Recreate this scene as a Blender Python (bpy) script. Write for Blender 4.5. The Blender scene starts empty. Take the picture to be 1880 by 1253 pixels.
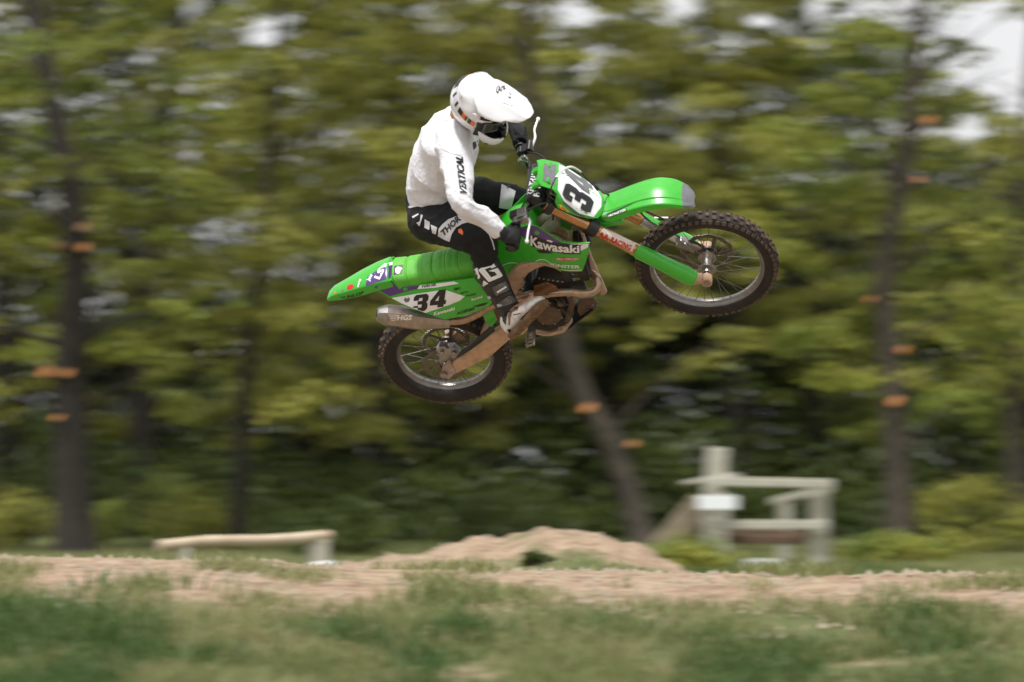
import bpy, bmesh, math, random
import numpy as np
from mathutils import Vector, Matrix, noise
from mathutils.bvhtree import BVHTree
from mathutils.geometry import delaunay_2d_cdt
R = math.radians
rng = np.random.default_rng(7)
random.seed(7)
S = bpy.context.scene
COL = S.collection

# ------------------------------------------------------------------ camera, world, sun, exposure
FPX, D0 = 6750.0, 18.6             # focal length in photo pixels, distance of the rear axle
CAMZ = 1.45
PITCH = math.atan(273.5 / FPX)
cam_d = bpy.data.cameras.new('camera')
cam = bpy.data.objects.new('camera', cam_d); COL.objects.link(cam)
cam_d.sensor_width = 36; cam_d.lens = FPX * 36 / 1880
cam_d.clip_start = .5; cam_d.clip_end = 2000
cam.location = (0, 0, CAMZ); cam.rotation_euler = (R(90) + PITCH, 0, 0)
cam_d.dof.use_dof = True
cam_d.dof.focus_distance = D0 - .55
cam_d.dof.aperture_fstop = 2.8
cam_d.dof.aperture_ratio = 0.24
S.camera = cam

w = bpy.data.worlds.new('World'); S.world = w; w.use_nodes = True
nt = w.node_tree; nt.nodes.clear()
sky = nt.nodes.new('ShaderNodeTexSky'); sky.sky_type = 'NISHITA'; sky.sun_disc = False
SUN_EL, SUN_AZ = R(68), R(205)     # azimuth clockwise from +Y (behind and left of the camera)
sky.sun_elevation = SUN_EL; sky.sun_rotation = SUN_AZ
sky.air_density = 1.6; sky.dust_density = 6; sky.ozone_density = 1
hs = nt.nodes.new('ShaderNodeHueSaturation'); hs.inputs['Saturation'].default_value = .22
bg = nt.nodes.new('ShaderNodeBackground'); bg.inputs['Strength'].default_value = .13
ow = nt.nodes.new('ShaderNodeOutputWorld')
tcw = nt.nodes.new('ShaderNodeTexCoord'); cn_ = nt.nodes.new('ShaderNodeTexNoise'); cn_.inputs['Scale'].default_value = 2.2; cn_.inputs['Detail'].default_value = 6
nt.links.new(tcw.outputs['Generated'], cn_.inputs['Vector'])
cr = nt.nodes.new('ShaderNodeMapRange'); cr.inputs[1].default_value = .3; cr.inputs[2].default_value = .6; cr.inputs[3].default_value = .6; cr.inputs[4].default_value = .95
nt.links.new(cn_.outputs[0], cr.inputs[0])
cm = nt.nodes.new('ShaderNodeMix'); cm.data_type = 'RGBA'; cm.inputs[7].default_value = (5.0, 5.0, 5.1, 1)      # bright broken cloud
nt.links.new(cr.outputs[0], cm.inputs[0]); nt.links.new(sky.outputs[0], hs.inputs['Color']); nt.links.new(hs.outputs[0], cm.inputs[6]); nt.links.new(cm.outputs[2], bg.inputs[0]); nt.links.new(bg.outputs[0], ow.inputs[0])

sl = bpy.data.lights.new('sun', 'SUN'); sl.energy = 2.7; sl.angle = R(9); sl.color = (1, .98, .945)
so = bpy.data.objects.new('sun', sl); COL.objects.link(so)
sd = Vector((math.sin(SUN_AZ) * math.cos(SUN_EL), math.cos(SUN_AZ) * math.cos(SUN_EL), math.sin(SUN_EL)))
so.rotation_euler = (-sd).to_track_quat('-Z', 'Y').to_euler(); so.location = (-6, -10, 20)
S.view_settings.view_transform = 'Standard'; S.view_settings.look = 'None'
S.view_settings.exposure = 0.62; S.view_settings.gamma = 1
S.render.engine = 'CYCLES'; S.cycles.use_denoising = True
S.cycles.max_bounces = 6; S.cycles.transparent_max_bounces = 6

# ------------------------------------------------------------------ frames
cU = Vector((1, 0, 0)); cV = Vector((0, -math.sin(PITCH), math.cos(PITCH))); cF = Vector((0, math.cos(PITCH), math.sin(PITCH)))
CAM = Vector((0, 0, CAMZ))
def W(px, py, w=0.0):               # world point seen at a photo pixel, w metres nearer than the rear axle
    d = D0 - w
    return CAM + cU * ((px - 940) / FPX * d) + cV * (-(py - 626.5) / FPX * d) + cF * d
def WD(px, py, depth): return W(px, py, D0 - depth)
def ray(px, py): return (cU * ((px - 940) / FPX) - cV * ((py - 626.5) / FPX) + cF).normalized()
def Wdir(v): return cU * v[0] + cV * v[1] - cF * v[2]     # (right, up, towards camera) direction
X3 = Vector((.870, .298, .392)).normalized()
Y3 = Vector((.049, .741, -.670)); Y3 = (Y3 - X3 * X3.dot(Y3)).normalized(); Z3 = X3.cross(Y3)
BO = W(818, 650, 0)
BM = Matrix.Translation(BO) @ Matrix((Wdir(X3), Wdir(Y3), Wdir(Z3))).transposed().to_4x4()
BI = BM.inverted()
def bp(px, py, ax=1, val=0.0):      # bike-local point seen at a pixel on the plane local[ax] = val
    a = BI @ CAM; b = BI.to_3x3() @ ray(px, py)
    return a + b * ((val - a[ax]) / b[ax])
def bpf(px, py, ax, f):
    v = f(None)
    for _ in range(9):
        p = bp(px, py, ax, v); v = f(p)
    return bp(px, py, ax, v)

# ------------------------------------------------------------------ materials
def N(nt, t, **k):
    n = nt.nodes.new(t)
    for a, b in k.items():
        if a in n.inputs: n.inputs[a].default_value = b
        else: setattr(n, a, b)
    return n
def mat(name, col, rough=.5, metal=0., var=.12, scale=30., bump=.05, bscale=200., dirt=0., dirtcol=(.23, .14, .08), dscale=9., coat=0., trans=0., spec=.5, col2=None, vscale=None):
    m = bpy.data.materials.new(name); m.use_nodes = True
    nt = m.node_tree; nt.nodes.clear(); L = nt.links.new
    out = N(nt, 'ShaderNodeOutputMaterial'); b = N(nt, 'ShaderNodeBsdfPrincipled')
    b.inputs['Metallic'].default_value = metal; b.inputs['Specular IOR Level'].default_value = spec
    b.inputs['Coat Weight'].default_value = coat; b.inputs['Coat Roughness'].default_value = .22
    tc = N(nt, 'ShaderNodeTexCoord')
    n1 = N(nt, 'ShaderNodeTexNoise', Scale=vscale or scale, Detail=5.0, Roughness=.6); L(tc.outputs['Object'], n1.inputs['Vector'])
    rmp = N(nt, 'ShaderNodeMapRange'); rmp.inputs[1].default_value = .3; rmp.inputs[2].default_value = .7
    L(n1.outputs[0], rmp.inputs[0])
    mx = N(nt, 'ShaderNodeMix', data_type='RGBA')
    c2 = col2 or tuple(c * (1 - var * 2) for c in col)
    mx.inputs[6].default_value = (*col, 1); mx.inputs[7].default_value = (*c2, 1)
    L(rmp.outputs[0], mx.inputs[0]); last = mx.outputs[2]
    rr = b.inputs['Roughness']; rr.default_value = rough
    if dirt > 0:
        n2 = N(nt, 'ShaderNodeTexNoise', Scale=dscale, Detail=9.0, Roughness=.72); L(tc.outputs['Object'], n2.inputs['Vector'])
        r2 = N(nt, 'ShaderNodeMapRange'); r2.inputs[1].default_value = .68 - .4 * dirt; r2.inputs[2].default_value = .9 - .4 * dirt
        r2.inputs[4].default_value = min(1, .35 + dirt * .65)
        L(n2.outputs[0], r2.inputs[0])
        m2 = N(nt, 'ShaderNodeMix', data_type='RGBA'); m2.inputs[7].default_value = (*dirtcol, 1)
        L(last, m2.inputs[6]); L(r2.outputs[0], m2.inputs[0]); last = m2.outputs[2]
        r3 = N(nt, 'ShaderNodeMapRange'); r3.inputs[3].default_value = rough; r3.inputs[4].default_value = .85
        L(r2.outputs[0], r3.inputs[0]); L(r3.outputs[0], rr)
        if metal > 0:
            r4 = N(nt, 'ShaderNodeMapRange'); r4.inputs[3].default_value = metal; r4.inputs[4].default_value = .0
            L(r2.outputs[0], r4.inputs[0]); L(r4.outputs[0], b.inputs['Metallic'])
    L(last, b.inputs['Base Color'])
    if bump > 0:
        n3 = N(nt, 'ShaderNodeTexNoise', Scale=bscale, Detail=3.0); L(tc.outputs['Object'], n3.inputs['Vector'])
        bm = N(nt, 'ShaderNodeBump', Strength=bump, Distance=.01); L(n3.outputs[0], bm.inputs['Height']); L(bm.outputs[0], b.inputs['Normal'])
    sh = b.outputs[0]
    if trans > 0:
        t = N(nt, 'ShaderNodeBsdfTranslucent'); L(last, t.inputs[0])
        ms = N(nt, 'ShaderNodeMixShader'); ms.inputs[0].default_value = trans
        L(b.outputs[0], ms.inputs[1]); L(t.outputs[0], ms.inputs[2]); sh = ms.outputs[0]
    L(sh, out.inputs[0])
    return m
M = {}
M['green'] = mat('lime_plastic', (.034, .40, .017), .35, var=.06, coat=.6, bump=.02, dirt=.16, dirtcol=(.13, .26, .06), spec=.4)
M['seat'] = mat('lime_vinyl', (.10, .45, .03), .5, var=.1, bump=.25, bscale=600, dirt=.2, dirtcol=(.17, .30, .08))
M['white'] = mat('white_plastic', (.80, .80, .80), .3, var=.03, bump=.01, coat=.2, dirt=.1, dirtcol=(.5, .42, .33))
M['gloss_white'] = mat('glossy_white_shell', (.74, .74, .755), .14, var=.01, bump=0, coat=.6)
M['black'] = mat('black_plastic', (.012, .012, .013), .45, var=.2, bump=.08, dirt=.16, dirtcol=(.10, .07, .045))
M['ink'] = mat('black_print', (.012, .012, .013), .4, var=.05, bump=0)
M['grey_ink'] = mat('grey_print', (.16, .16, .17), .45, var=.15, bump=0)
M['white_ink'] = mat('white_print', (.78, .78, .76), .4, var=.04, bump=0, dirt=.12, dirtcol=(.45, .36, .27), dscale=40)
M['purple'] = mat('purple_print', (.09, .035, .20), .3, var=.15, bump=0, coat=.3, dirt=.1)
M['orange'] = mat('orange_print', (.85, .14, .02), .4, var=.1, bump=0)
M['yellow'] = mat('yellow_print', (.7, .65, .12), .4, var=.1, bump=0)
M['red'] = mat('red_print', (.60, .012, .015), .35, var=.15, bump=0)
M['rubber'] = mat('tyre_rubber', (.016, .013, .011), .75, var=.3, bump=.3, dirt=.45, dirtcol=(.06, .038, .024), dscale=14)
M['tread'] = mat('dusty_tread', (.10, .064, .042), .85, var=.25, bump=.4, bscale=120, dirt=.4, dirtcol=(.14, .09, .058), dscale=18)
M['rim'] = mat('rim_alloy', (.26, .25, .235), .34, .85, var=.15, bump=.02, dirt=.3, dirtcol=(.22, .17, .12))
M['steel'] = mat('steel', (.36, .34, .32), .33, .9, var=.15, dirt=.3)
M['alu'] = mat('dusty_aluminium', (.45, .43, .40), .42, .7, var=.15, dirt=.8, dirtcol=(.36, .215, .125), dscale=14)
M['dustalu'] = mat('mud_caked_aluminium', (.50, .33, .21), .6, .15, var=.2, bump=.15, dirt=.7, dirtcol=(.54, .33, .20), dscale=22)
M['engine'] = mat('engine_casting', (.02, .017, .015), .5, .35, var=.3, bump=.3, bscale=90, dirt=.42, dirtcol=(.085, .05, .03), dscale=26)
M['cover'] = mat('engine_cover', (.11, .07, .045), .45, .5, var=.25, bump=.1, dirt=.6, dirtcol=(.17, .105, .065), dscale=30)
M['titan'] = mat('exhaust_titanium', (.40, .34, .29), .28, .85, var=.15, dirt=.32, dirtcol=(.12, .08, .055), dscale=8)
M['pipe'] = mat('exhaust_header', (.50, .34, .23), .33, .75, var=.2, dirt=.5, dirtcol=(.34, .19, .11), dscale=14)
M['shield'] = mat('bronze_heat_shield', (.22, .10, .045), .35, .6, var=.2, dirt=.4, dirtcol=(.25, .14, .08), dscale=14)
M['gold'] = mat('gold_fork_tube', (.50, .27, .12), .25, .8, var=.08, dirt=.25, dirtcol=(.42, .27, .16), dscale=16)
M['sticker'] = mat('clear_pale_sticker', (.70, .60, .52), .25, var=.06, bump=0, coat=.4)
M['darksteel'] = mat('dusty_dark_steel', (.16, .14, .12), .4, .7, var=.2, dirt=.5, dirtcol=(.14, .10, .07), dscale=20)
M['silver'] = mat('silver_lever', (.80, .80, .80), .25, .5, var=.03, bump=0)
M['jersey'] = mat('white_jersey', (.70, .70, .73), .85, var=.05, bump=.45, bscale=60, dirt=.12, dirtcol=(.50, .43, .38), dscale=26, spec=.2)
M['pants'] = mat('black_riding_pants', (.010, .011, .012), .75, var=.25, bump=.35, bscale=500, spec=.3)
M['greyfab'] = mat('pale_grey_panel', (.62, .61, .63), .8, var=.06, bump=.2, bscale=500, dirt=.15, dirtcol=(.42, .33, .26))
M['glove'] = mat('black_glove_knit', (.013, .013, .014), .65, var=.35, bump=.5, bscale=350, spec=.4)
M['boot'] = mat('black_boot_leather', (.022, .024, .025), .5, var=.3, bump=.25, dirt=.3, dirtcol=(.15, .14, .12), dscale=20)
M['bootgrey'] = mat('scuffed_grey_boot_panel', (.10, .10, .10), .6, var=.3, bump=.3, dirt=.55, dirtcol=(.32, .30, .26), dscale=30)
M['bootwhite'] = mat('white_boot_leather', (.72, .69, .64), .5, var=.08, bump=.15, dirt=.5, dirtcol=(.36, .25, .17), dscale=30)
M['sole'] = mat('muddy_boot_sole', (.22, .12, .055), .8, var=.3, bump=.5, dirt=.5, dirtcol=(.07, .045, .03), dscale=22)
M['skin'] = mat('skin', (.42, .22, .15), .5, var=.08, bump=.05)
M['lens'] = mat('dark_goggle_lens', (.012, .014, .016), .06, var=.1, bump=0, coat=1)
M['tan'] = mat('tan_trim', (.30, .17, .10), .7, var=.2, bump=.2)
M['bark'] = mat('tree_bark', (.035, .029, .022), .9, var=.3, scale=6, bump=.8, bscale=14, col2=(.016, .013, .010))
M['barkpale'] = mat('pale_tree_bark', (.10, .08, .06), .9, var=.3, scale=4, bump=.8, bscale=14, col2=(.035, .028, .022))
M['cut'] = mat('fresh_cut_wood', (.70, .30, .10), .7, var=.15, scale=8, bump=.1)
M['oldcut'] = mat('weathered_cut_wood', (.46, .24, .11), .8, var=.3, scale=8, bump=.1, col2=(.25, .14, .08))
M['timber'] = mat('weathered_timber', (.46, .45, .385), .8, var=.2, scale=7, bump=.5, bscale=40, col2=(.36, .33, .26))
M['log'] = mat('peeled_log', (.55, .46, .34), .75, var=.2, scale=5, bump=.3, bscale=30, col2=(.36, .27, .18))
M['straw'] = mat('dry_earth_boards', (.33, .27, .19), .85, var=.2, scale=6, bump=.4, bscale=30)
M['brownwood'] = mat('brown_timber', (.16, .10, .062), .85, var=.3, scale=5, bump=.4, bscale=30)
M['signwhite'] = mat('white_sign_paint', (.80, .82, .84), .5, var=.03, bump=0)
M['concrete'] = mat('pale_concrete', (.48, .48, .44), .85, var=.15, scale=10, bump=.3, bscale=60)
def leafmat(n, c, c2, tr=.35): return mat(n, c, .5, var=.2, vscale=.8, bump=0, trans=tr, col2=c2, spec=.3)
M['leafY'] = leafmat('olive_spring_leaves', (.40, .385, .075), (.17, .185, .035))
M['leafG'] = leafmat('green_leaves', (.09, .155, .025), (.30, .29, .045))
M['leafD'] = leafmat('dark_green_leaves', (.022, .045, .006), (.08, .10, .014), .3)  # dark green, deepened so the low wood's shade sits in the colour
M['leafW'] = leafmat('woodland_leaves', (.05, .06, .010), (.012, .02, .004), .2)  # deep shadow of the wood put into the leaf colour, hence so dark
M['grass'] = mat('grass_blades', (.16, .20, .055), .6, vscale=2.2, bump=0, trans=.3, col2=(.32, .30, .14))
M['lush'] = mat('lush_grass_blades', (.035, .095, .016), .55, vscale=2.5, bump=0, trans=.35, col2=(.09, .15, .03))

# ------------------------------------------------------------------ mesh helpers
class G:
    def __init__(s): s.v = []; s.f = []; s.m = []
    def add(s, vs, fs, mi=0):
        o = len(s.v); s.v += [Vector(v) for v in vs]; s.f += [tuple(i + o for i in f) for f in fs]; s.m += [mi] * len(fs); return s
    def loft(s, rings, closed=True, caps=True, mi=0):
        n = len(rings[0]); vs = [p for r in rings for p in r]; fs = []
        for k in range(len(rings) - 1):
            for i in range(n if closed else n - 1):
                j = (i + 1) % n; a, b = k * n, (k + 1) * n
                fs.append((a + i, a + j, b + j, b + i))
        if caps and closed:
            fs.append(tuple(range(n))[::-1]); fs.append(tuple((len(rings) - 1) * n + i for i in range(n)))
        return s.add(vs, fs, mi)
    def tube(s, pts, rad, n=12, up=None, caps=True, mi=0, round_=False):
        pts = [Vector(p) for p in pts]
        if not isinstance(rad, (list, tuple)): rad = [rad] * len(pts)
        rad = [r if isinstance(r, (tuple, list)) else (r, r) for r in rad]
        if round_:
            d0 = (pts[0] - pts[1]).normalized(); d1 = (pts[-1] - pts[-2]).normalized()
            A = [(math.sin(t), math.cos(t)) for t in (R(85), R(60), R(30))]
            r0, r1 = rad[0], rad[-1]; e0 = min(r0); e1 = min(r1)
            pts = [pts[0] + d0 * e0 * a for a, b in A] + pts + [pts[-1] + d1 * e1 * a for a, b in A[::-1]]
            rad = [(r0[0] * b, r0[1] * b) for a, b in A] + list(rad) + [(r1[0] * b, r1[1] * b) for a, b in A[::-1]]
        rings = []; u = Vector(up) if up is not None else None
        for i, p in enumerate(pts):
            t = (pts[min(i + 1, len(pts) - 1)] - pts[max(i - 1, 0)]).normalized()
            if u is None: u = t.orthogonal()
            u = (u - t * u.dot(t)).normalized(); v = t.cross(u)
            rings.append([p + u * (rad[i][0] * math.cos(a)) + v * (rad[i][1] * math.sin(a)) for a in [2 * math.pi * k / n for k in range(n)]])
        return s.loft(rings, True, caps, mi)
    def lathe(s, prof, c, axis=(0, 1, 0), n=48, mi=0, closedprof=False):   # prof: (radius, along)
        ax = Vector(axis).normalized(); u = ax.orthogonal().normalized(); v = ax.cross(u); c = Vector(c)
        rings = []
        for k in range(n):
            a = 2 * math.pi * k / n; d = u * math.cos(a) + v * math.sin(a)
            rings.append([c + d * r + ax * h for r, h in prof])
        m = len(prof); vs = [p for r in rings for p in r]; fs = []
        for k in range(n):
            k2 = (k + 1) % n
            for i in range(m if closedprof else m - 1):
                j = (i + 1) % m; fs.append((k * m + i, k * m + j, k2 * m + j, k2 * m + i))
        return s.add(vs, fs, mi)
    def box(s, c, d, rot=None, mi=0):
        c = Vector(c); rot = rot or Matrix.Identity(3)
        vs = [c + rot @ Vector((x * d[0] / 2, y * d[1] / 2, z * d[2] / 2)) for x in (-1, 1) for y in (-1, 1) for z in (-1, 1)]
        return s.add(vs, [(0, 1, 3, 2), (4, 6, 7, 5), (0, 4, 5, 1), (2, 3, 7, 6), (0, 2, 6, 4), (1, 5, 7, 3)], mi)
    def slab(s, loop, off, mi=0):
        n = len(loop); off = Vector(off)
        vs = [Vector(p) for p in loop] + [Vector(p) + off for p in loop]
        return s.add(vs, [tuple(range(n)), tuple(range(n, 2 * n))[::-1]] + [(i, i + n, (i + 1) % n + n, (i + 1) % n) for i in range(n)], mi)
    def mirror(s):
        return s.add([Vector((v.x, -v.y, v.z)) for v in s.v], [f[::-1] for f in s.f], 0)
def obj(name, g, mats, parent=None, smooth=35, bevel=0, recalc=True, F=None):
    me = bpy.data.meshes.new(name)
    vs = g.v
    if F is not None: vs = [F @ v for v in vs]
    me.from_pydata([tuple(v) for v in vs], [], g.f)
    if not isinstance(mats, (list, tuple)): mats = [mats]
    for m_ in mats: me.materials.append(M[m_] if isinstance(m_, str) else m_)
    if len(mats) > 1: me.polygons.foreach_set('material_index', [min(i, len(mats) - 1) for i in g.m])
    if recalc:
        b = bmesh.new(); b.from_mesh(me); bmesh.ops.recalc_face_normals(b, faces=b.faces); b.to_mesh(me); b.free()
    if smooth:
        me.shade_smooth(); me.set_sharp_from_angle(angle=R(smooth))
    me.validate(); me.update()
    o = bpy.data.objects.new(name, me); COL.objects.link(o)
    if parent: o.parent = parent
    if bevel:
        b = o.modifiers.new('bevel', 'BEVEL'); b.width = bevel; b.segments = 2; b.limit_method = 'ANGLE'; b.angle_limit = R(40)
    return o
def thing(name, label, cat, loc=(0, 0, 0), group=None, mw=None):
    o = bpy.data.objects.new(name, None); COL.objects.link(o); o.empty_display_size = .2
    if mw is not None: o.matrix_world = mw
    else: o.location = loc
    o['label'] = label; o['category'] = cat
    if group: o['group'] = group
    return o
def tag(o, label=None, cat=None, group=None, kind=None):
    for k, v in (('label', label), ('category', cat), ('group', group), ('kind', kind)):
        if v: o[k] = v
    return o
def remeshed(name, g, m, parent, voxel=.008, smooth_it=6, disp=None, F=None):
    me = bpy.data.meshes.new('tmp'); me.from_pydata([tuple(v) for v in g.v], [], g.f)
    b = bmesh.new(); b.from_mesh(me); bmesh.ops.recalc_face_normals(b, faces=b.faces); b.to_mesh(me); b.free()
    o = bpy.data.objects.new('tmp', me); COL.objects.link(o)
    r = o.modifiers.new('r', 'REMESH'); r.mode = 'VOXEL'; r.voxel_size = voxel
    s = o.modifiers.new('s', 'SMOOTH'); s.factor = .6; s.iterations = smooth_it
    dg = bpy.context.evaluated_depsgraph_get(); dg.update()
    me2 = bpy.data.meshes.new_from_object(o.evaluated_get(dg)); bpy.data.objects.remove(o)
    me2.name = name
    if disp:
        nv = len(me2.vertices); co = np.empty(nv * 3, np.float32); no = np.empty(nv * 3, np.float32)
        me2.vertices.foreach_get('co', co); me2.vertex_normals.foreach_get('vector', no)
        dd = np.array([disp(Vector(c)) for c in co.reshape(-1, 3)]); co = co.reshape(-1, 3) + no.reshape(-1, 3) * dd[:, None]
        me2.vertices.foreach_set('co', co.astype(np.float32).ravel())
    if F is not None: me2.transform(F)
    me2.materials.clear(); me2.materials.append(M[m]); me2.shade_smooth(); me2.update()
    o = bpy.data.objects.new(name, me2); COL.objects.link(o)
    if parent: o.parent = parent
    return o
def inpoly(x, y, loops):
    c = False
    for L in loops:
        j = len(L) - 1
        for i in range(len(L)):
            if (L[i][1] > y) != (L[j][1] > y) and x < (L[j][0] - L[i][0]) * (y - L[i][1]) / (L[j][1] - L[i][1]) + L[i][0]: c = not c
            j = i
    return c
def tri2d(loops, step):
    pts = []; edges = []
    for L in loops:
        o = len(pts); LL = []
        for i in range(len(L)):
            a = Vector(L[i]); b = Vector(L[(i + 1) % len(L)]); k = max(1, int((b - a).length / step))
            LL += [a.lerp(b, t / k) for t in range(k)]
        pts += LL; edges += [(o + i, o + (i + 1) % len(LL)) for i in range(len(LL))]
    xs = [p[0] for p in pts]; ys = [p[1] for p in pts]
    x = min(xs) + step / 2
    while x < max(xs):
        y = min(ys) + step / 2
        while y < max(ys):
            if inpoly(x, y, loops): pts.append(Vector((x, y)))
            y += step
        x += step
    v, e, f, *_ = delaunay_2d_cdt([Vector((p[0], p[1])) for p in pts], edges, [], 0, 1e-4)
    fs = []
    for t in f:
        cx = sum(v[i][0] for i in t) / len(t); cy = sum(v[i][1] for i in t) / len(t)
        if inpoly(cx, cy, loops): fs.append(tuple(t))
    return v, fs
def shell(loop, ax, f, thick, step=7, holes=()):
    """curved moulded panel: outline on the surface local[ax]=f(p), real thickness."""
    v, fs = tri2d([loop] + list(holes), step)
    P = [bpf(p[0], p[1], ax, f) for p in v]
    off = Vector((0, 0, 0)); off[ax] = thick
    g = G(); n = len(P); g.add(P + [p + off for p in P], [t for t in fs] + [tuple(i + n for i in t)[::-1] for t in fs])
    ec = {}
    for t in fs:
        for i in range(len(t)):
            e = (t[i], t[(i + 1) % len(t)]); ec[tuple(sorted(e))] = ec.get(tuple(sorted(e)), []) + [e]
    for k, l in ec.items():
        if len(l) == 1: a, b = l[0]; g.f.append((b, a, a + n, b + n)); g.m.append(0)
    return g
def bvh(*objs):
    vs = []; fs = []
    for o in objs:
        k = len(vs); mw = MW[o.parent.name] if o.parent else Matrix.Identity(4)
        if o.parent and o.parent.parent: mw = MW[o.parent.parent.name]
        vs += [mw @ v.co for v in o.data.vertices]; fs += [tuple(i + k for i in p.vertices) for p in o.data.polygons]
    return BVHTree.FromPolygons(vs, fs)
MW = {}
def project(name, v2, fs, tree, m, parent, F, lift=.0012, thick=0):
    P = []; ok = []
    for p in v2:
        d = ray(p[0], p[1]); h = tree.ray_cast(CAM, d)
        if h[0] is None: P.append(Vector((0, 0, 0))); ok.append(False)
        else: P.append(h[0] - d * lift); ok.append(True)
    keep = []
    for t in fs:
        if all(ok[i] for i in t):
            ds = [(P[i] - CAM).length for i in t]
            if max(ds) - min(ds) < .09: keep.append(t)
    used = sorted({i for t in keep for i in t}); mp = {a: b for b, a in enumerate(used)}
    if not keep: return None
    g = G(); Fi = F.inverted(); g.add([Fi @ P[i] for i in used], [tuple(mp[i] for i in t) for t in keep])
    o = obj(name, g, m, parent, smooth=60, recalc=False)
    me = o.data; n = sum((p.normal for p in me.polygons), Vector()); dl = Fi.to_3x3() @ ray(*v2[0])
    if n.dot(dl) > 0: me.flip_normals()
    return o
def decal(name, loops, tree, m, parent, F, step=6, lift=.0012):
    v, fs = tri2d(loops, step); return project(name, v, fs, tree, m, parent, F, lift)
_tc = {}
def textmesh(s, bold=.012, shear=0.):
    k = (s, bold, shear)
    if k not in _tc:
        c = bpy.data.curves.new('t', 'FONT'); c.body = s; c.offset = bold; c.shear = shear; c.fill_mode = 'FRONT'; c.resolution_u = 2
        o = bpy.data.objects.new('t', c); COL.objects.link(o)
        dg = bpy.context.evaluated_depsgraph_get(); dg.update(); me = o.evaluated_get(dg).to_mesh()
        v = [(a.co.x, a.co.y) for a in me.vertices]; f = [tuple(p.vertices) for p in me.polygons]
        bpy.data.objects.remove(o)
        x0 = min(a[0] for a in v); x1 = max(a[0] for a in v); y0 = min(a[1] for a in v); y1 = max(a[1] for a in v)
        _tc[k] = ([((a[0] - x0) / (x1 - x0), (a[1] - y0) / (y1 - y0)) for a in v], f)
    return _tc[k]
def text(name, s, a, b, h, tree, m, parent, F, bold=.012, shear=0., lift=.002):
    """letters from photo point a (baseline start) to b (baseline end); h = vector of letter height."""
    v, f = textmesh(s, bold, shear); a = Vector(a); b = Vector(b); h = Vector(h)
    return project(name, [a + (b - a) * x + h * y for x, y in v], f, tree, m, parent, F, lift)
D3 = [[(0, .66), (0, .86), (.14, 1), (.84, 1), (1, .87), (1, .62), (.88, .51), (1, .40), (1, .14), (.84, 0), (.14, 0), (0, .14), (0, .34), (.36, .34), (.36, .22), (.60, .22), (.60, .41), (.3, .41), (.3, .61), (.60, .61), (.60, .79), (.36, .79), (.36, .66)]]
D4 = [[(.46, 1), (.88, 1), (.88, .38), (1, .38), (1, .15), (.88, .15), (.88, 0), (.5, 0), (.5, .15), (0, .15), (0, .42)], [(.52, .38), (.29, .38), (.52, .70)]]
def maploops(loops, o, ex, ey): return [[(o[0] + ex[0] * x + ey[0] * y, o[1] + ex[1] * x + ey[1] * y) for x, y in L] for L in loops]
def smoothpts(pts, k=4):            # Catmull-Rom through the points
    P = [Vector(p) for p in pts]; out = []
    for i in range(len(P) - 1):
        p0 = P[max(i - 1, 0)]; p1 = P[i]; p2 = P[i + 1]; p3 = P[min(i + 2, len(P) - 1)]
        for t in [j / k for j in range(k)]:
            out.append(.5 * ((2 * p1) + (p2 - p0) * t + (2 * p0 - 5 * p1 + 4 * p2 - p3) * t * t + (3 * p1 - p0 - 3 * p2 + p3) * t ** 3))
    out.append(P[-1]); return out

# ------------------------------------------------------------------ ground
GZ = CAMZ - .83                       # level of the far ground
def sm(a, b, x): t = min(1, max(0, (x - a) / (b - a))); return t * t * (3 - 2 * t)
def gz(x, y):
    z = GZ
    # earth crest in front, falling towards the camera
    crest = CAMZ - .289 + .060 * (1 - sm(-2.2, .4, x)) + .003 * math.sin(x * 2.6 + 1) + .014 * noise.noise((x * 1.3, 3, 0))
    crest = CAMZ - (CAMZ - crest) * 1.2
    if y < 18:
        if y > 15.1: z = crest + (GZ - .25 - crest) * sm(15.4, 18, y)
        else: z = crest - (15.1 - y) * .10 - .010 * (15.1 - y) ** 2
        z += .03 * noise.noise((x * 1.7, y * 1.7, 0)) * (1 - sm(13, 15, y))
    elif y < 22: z = GZ - .25 * (1 - sm(18, 22, y))
    z += (.57 * max(0, min(1, (x + 1.75) / 2.1)) ** .55 * (1 - .15 * sm(.4, .9, x)) * (1 - sm(.75, 1.7, x)) + .09 * noise.noise((x * 2.3, y * .8, 2)) + .06 * noise.noise((x * 7, y * 2, 4))) * math.exp(-((y - 27) / 2.2) ** 2) * (1 - sm(1.9, 2.6, x))
    z += .012 * noise.noise((x * 2.5, y * 1.5, 5)) * (1 if y > 15 else 0) + (.25 * sm(1, 9, abs(x - 1)) * sm(40, 60, y)) * .6
    return z
ys = [-12, -6, 0, 3, 5, 6.5, 8, 8.8] + list(np.arange(9.4, 18.2, .09)) + list(np.arange(18.4, 24, .5)) + list(np.arange(24, 31, .22)) + list(np.arange(31.5, 72, 1.2)) + [80, 95, 120, 170, 260, 450, 900]
xs = [-500, -200, -90, -45, -25, -15] + list(np.arange(-9, -3, .5)) + list(np.arange(-3, 3.01, .075)) + list(np.arange(3.5, 9.1, .5)) + [15, 25, 45, 90, 200, 500]
gv = [(x, y, gz(x, y)) for y in ys for x in xs]; nx = len(xs)
gf = [(j * nx + i, j * nx + i + 1, (j + 1) * nx + i + 1, (j + 1) * nx + i) for j in range(len(ys) - 1) for i in range(nx - 1)]
g = G(); g.add(gv, gf)
gm = bpy.data.materials.new('dirt_and_turf'); gm.use_nodes = True; nt = gm.node_tree; L = nt.links.new
b = nt.nodes['Principled BSDF']; b.inputs['Roughness'].default_value = .9; b.inputs['Specular IOR Level'].default_value = .2
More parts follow.
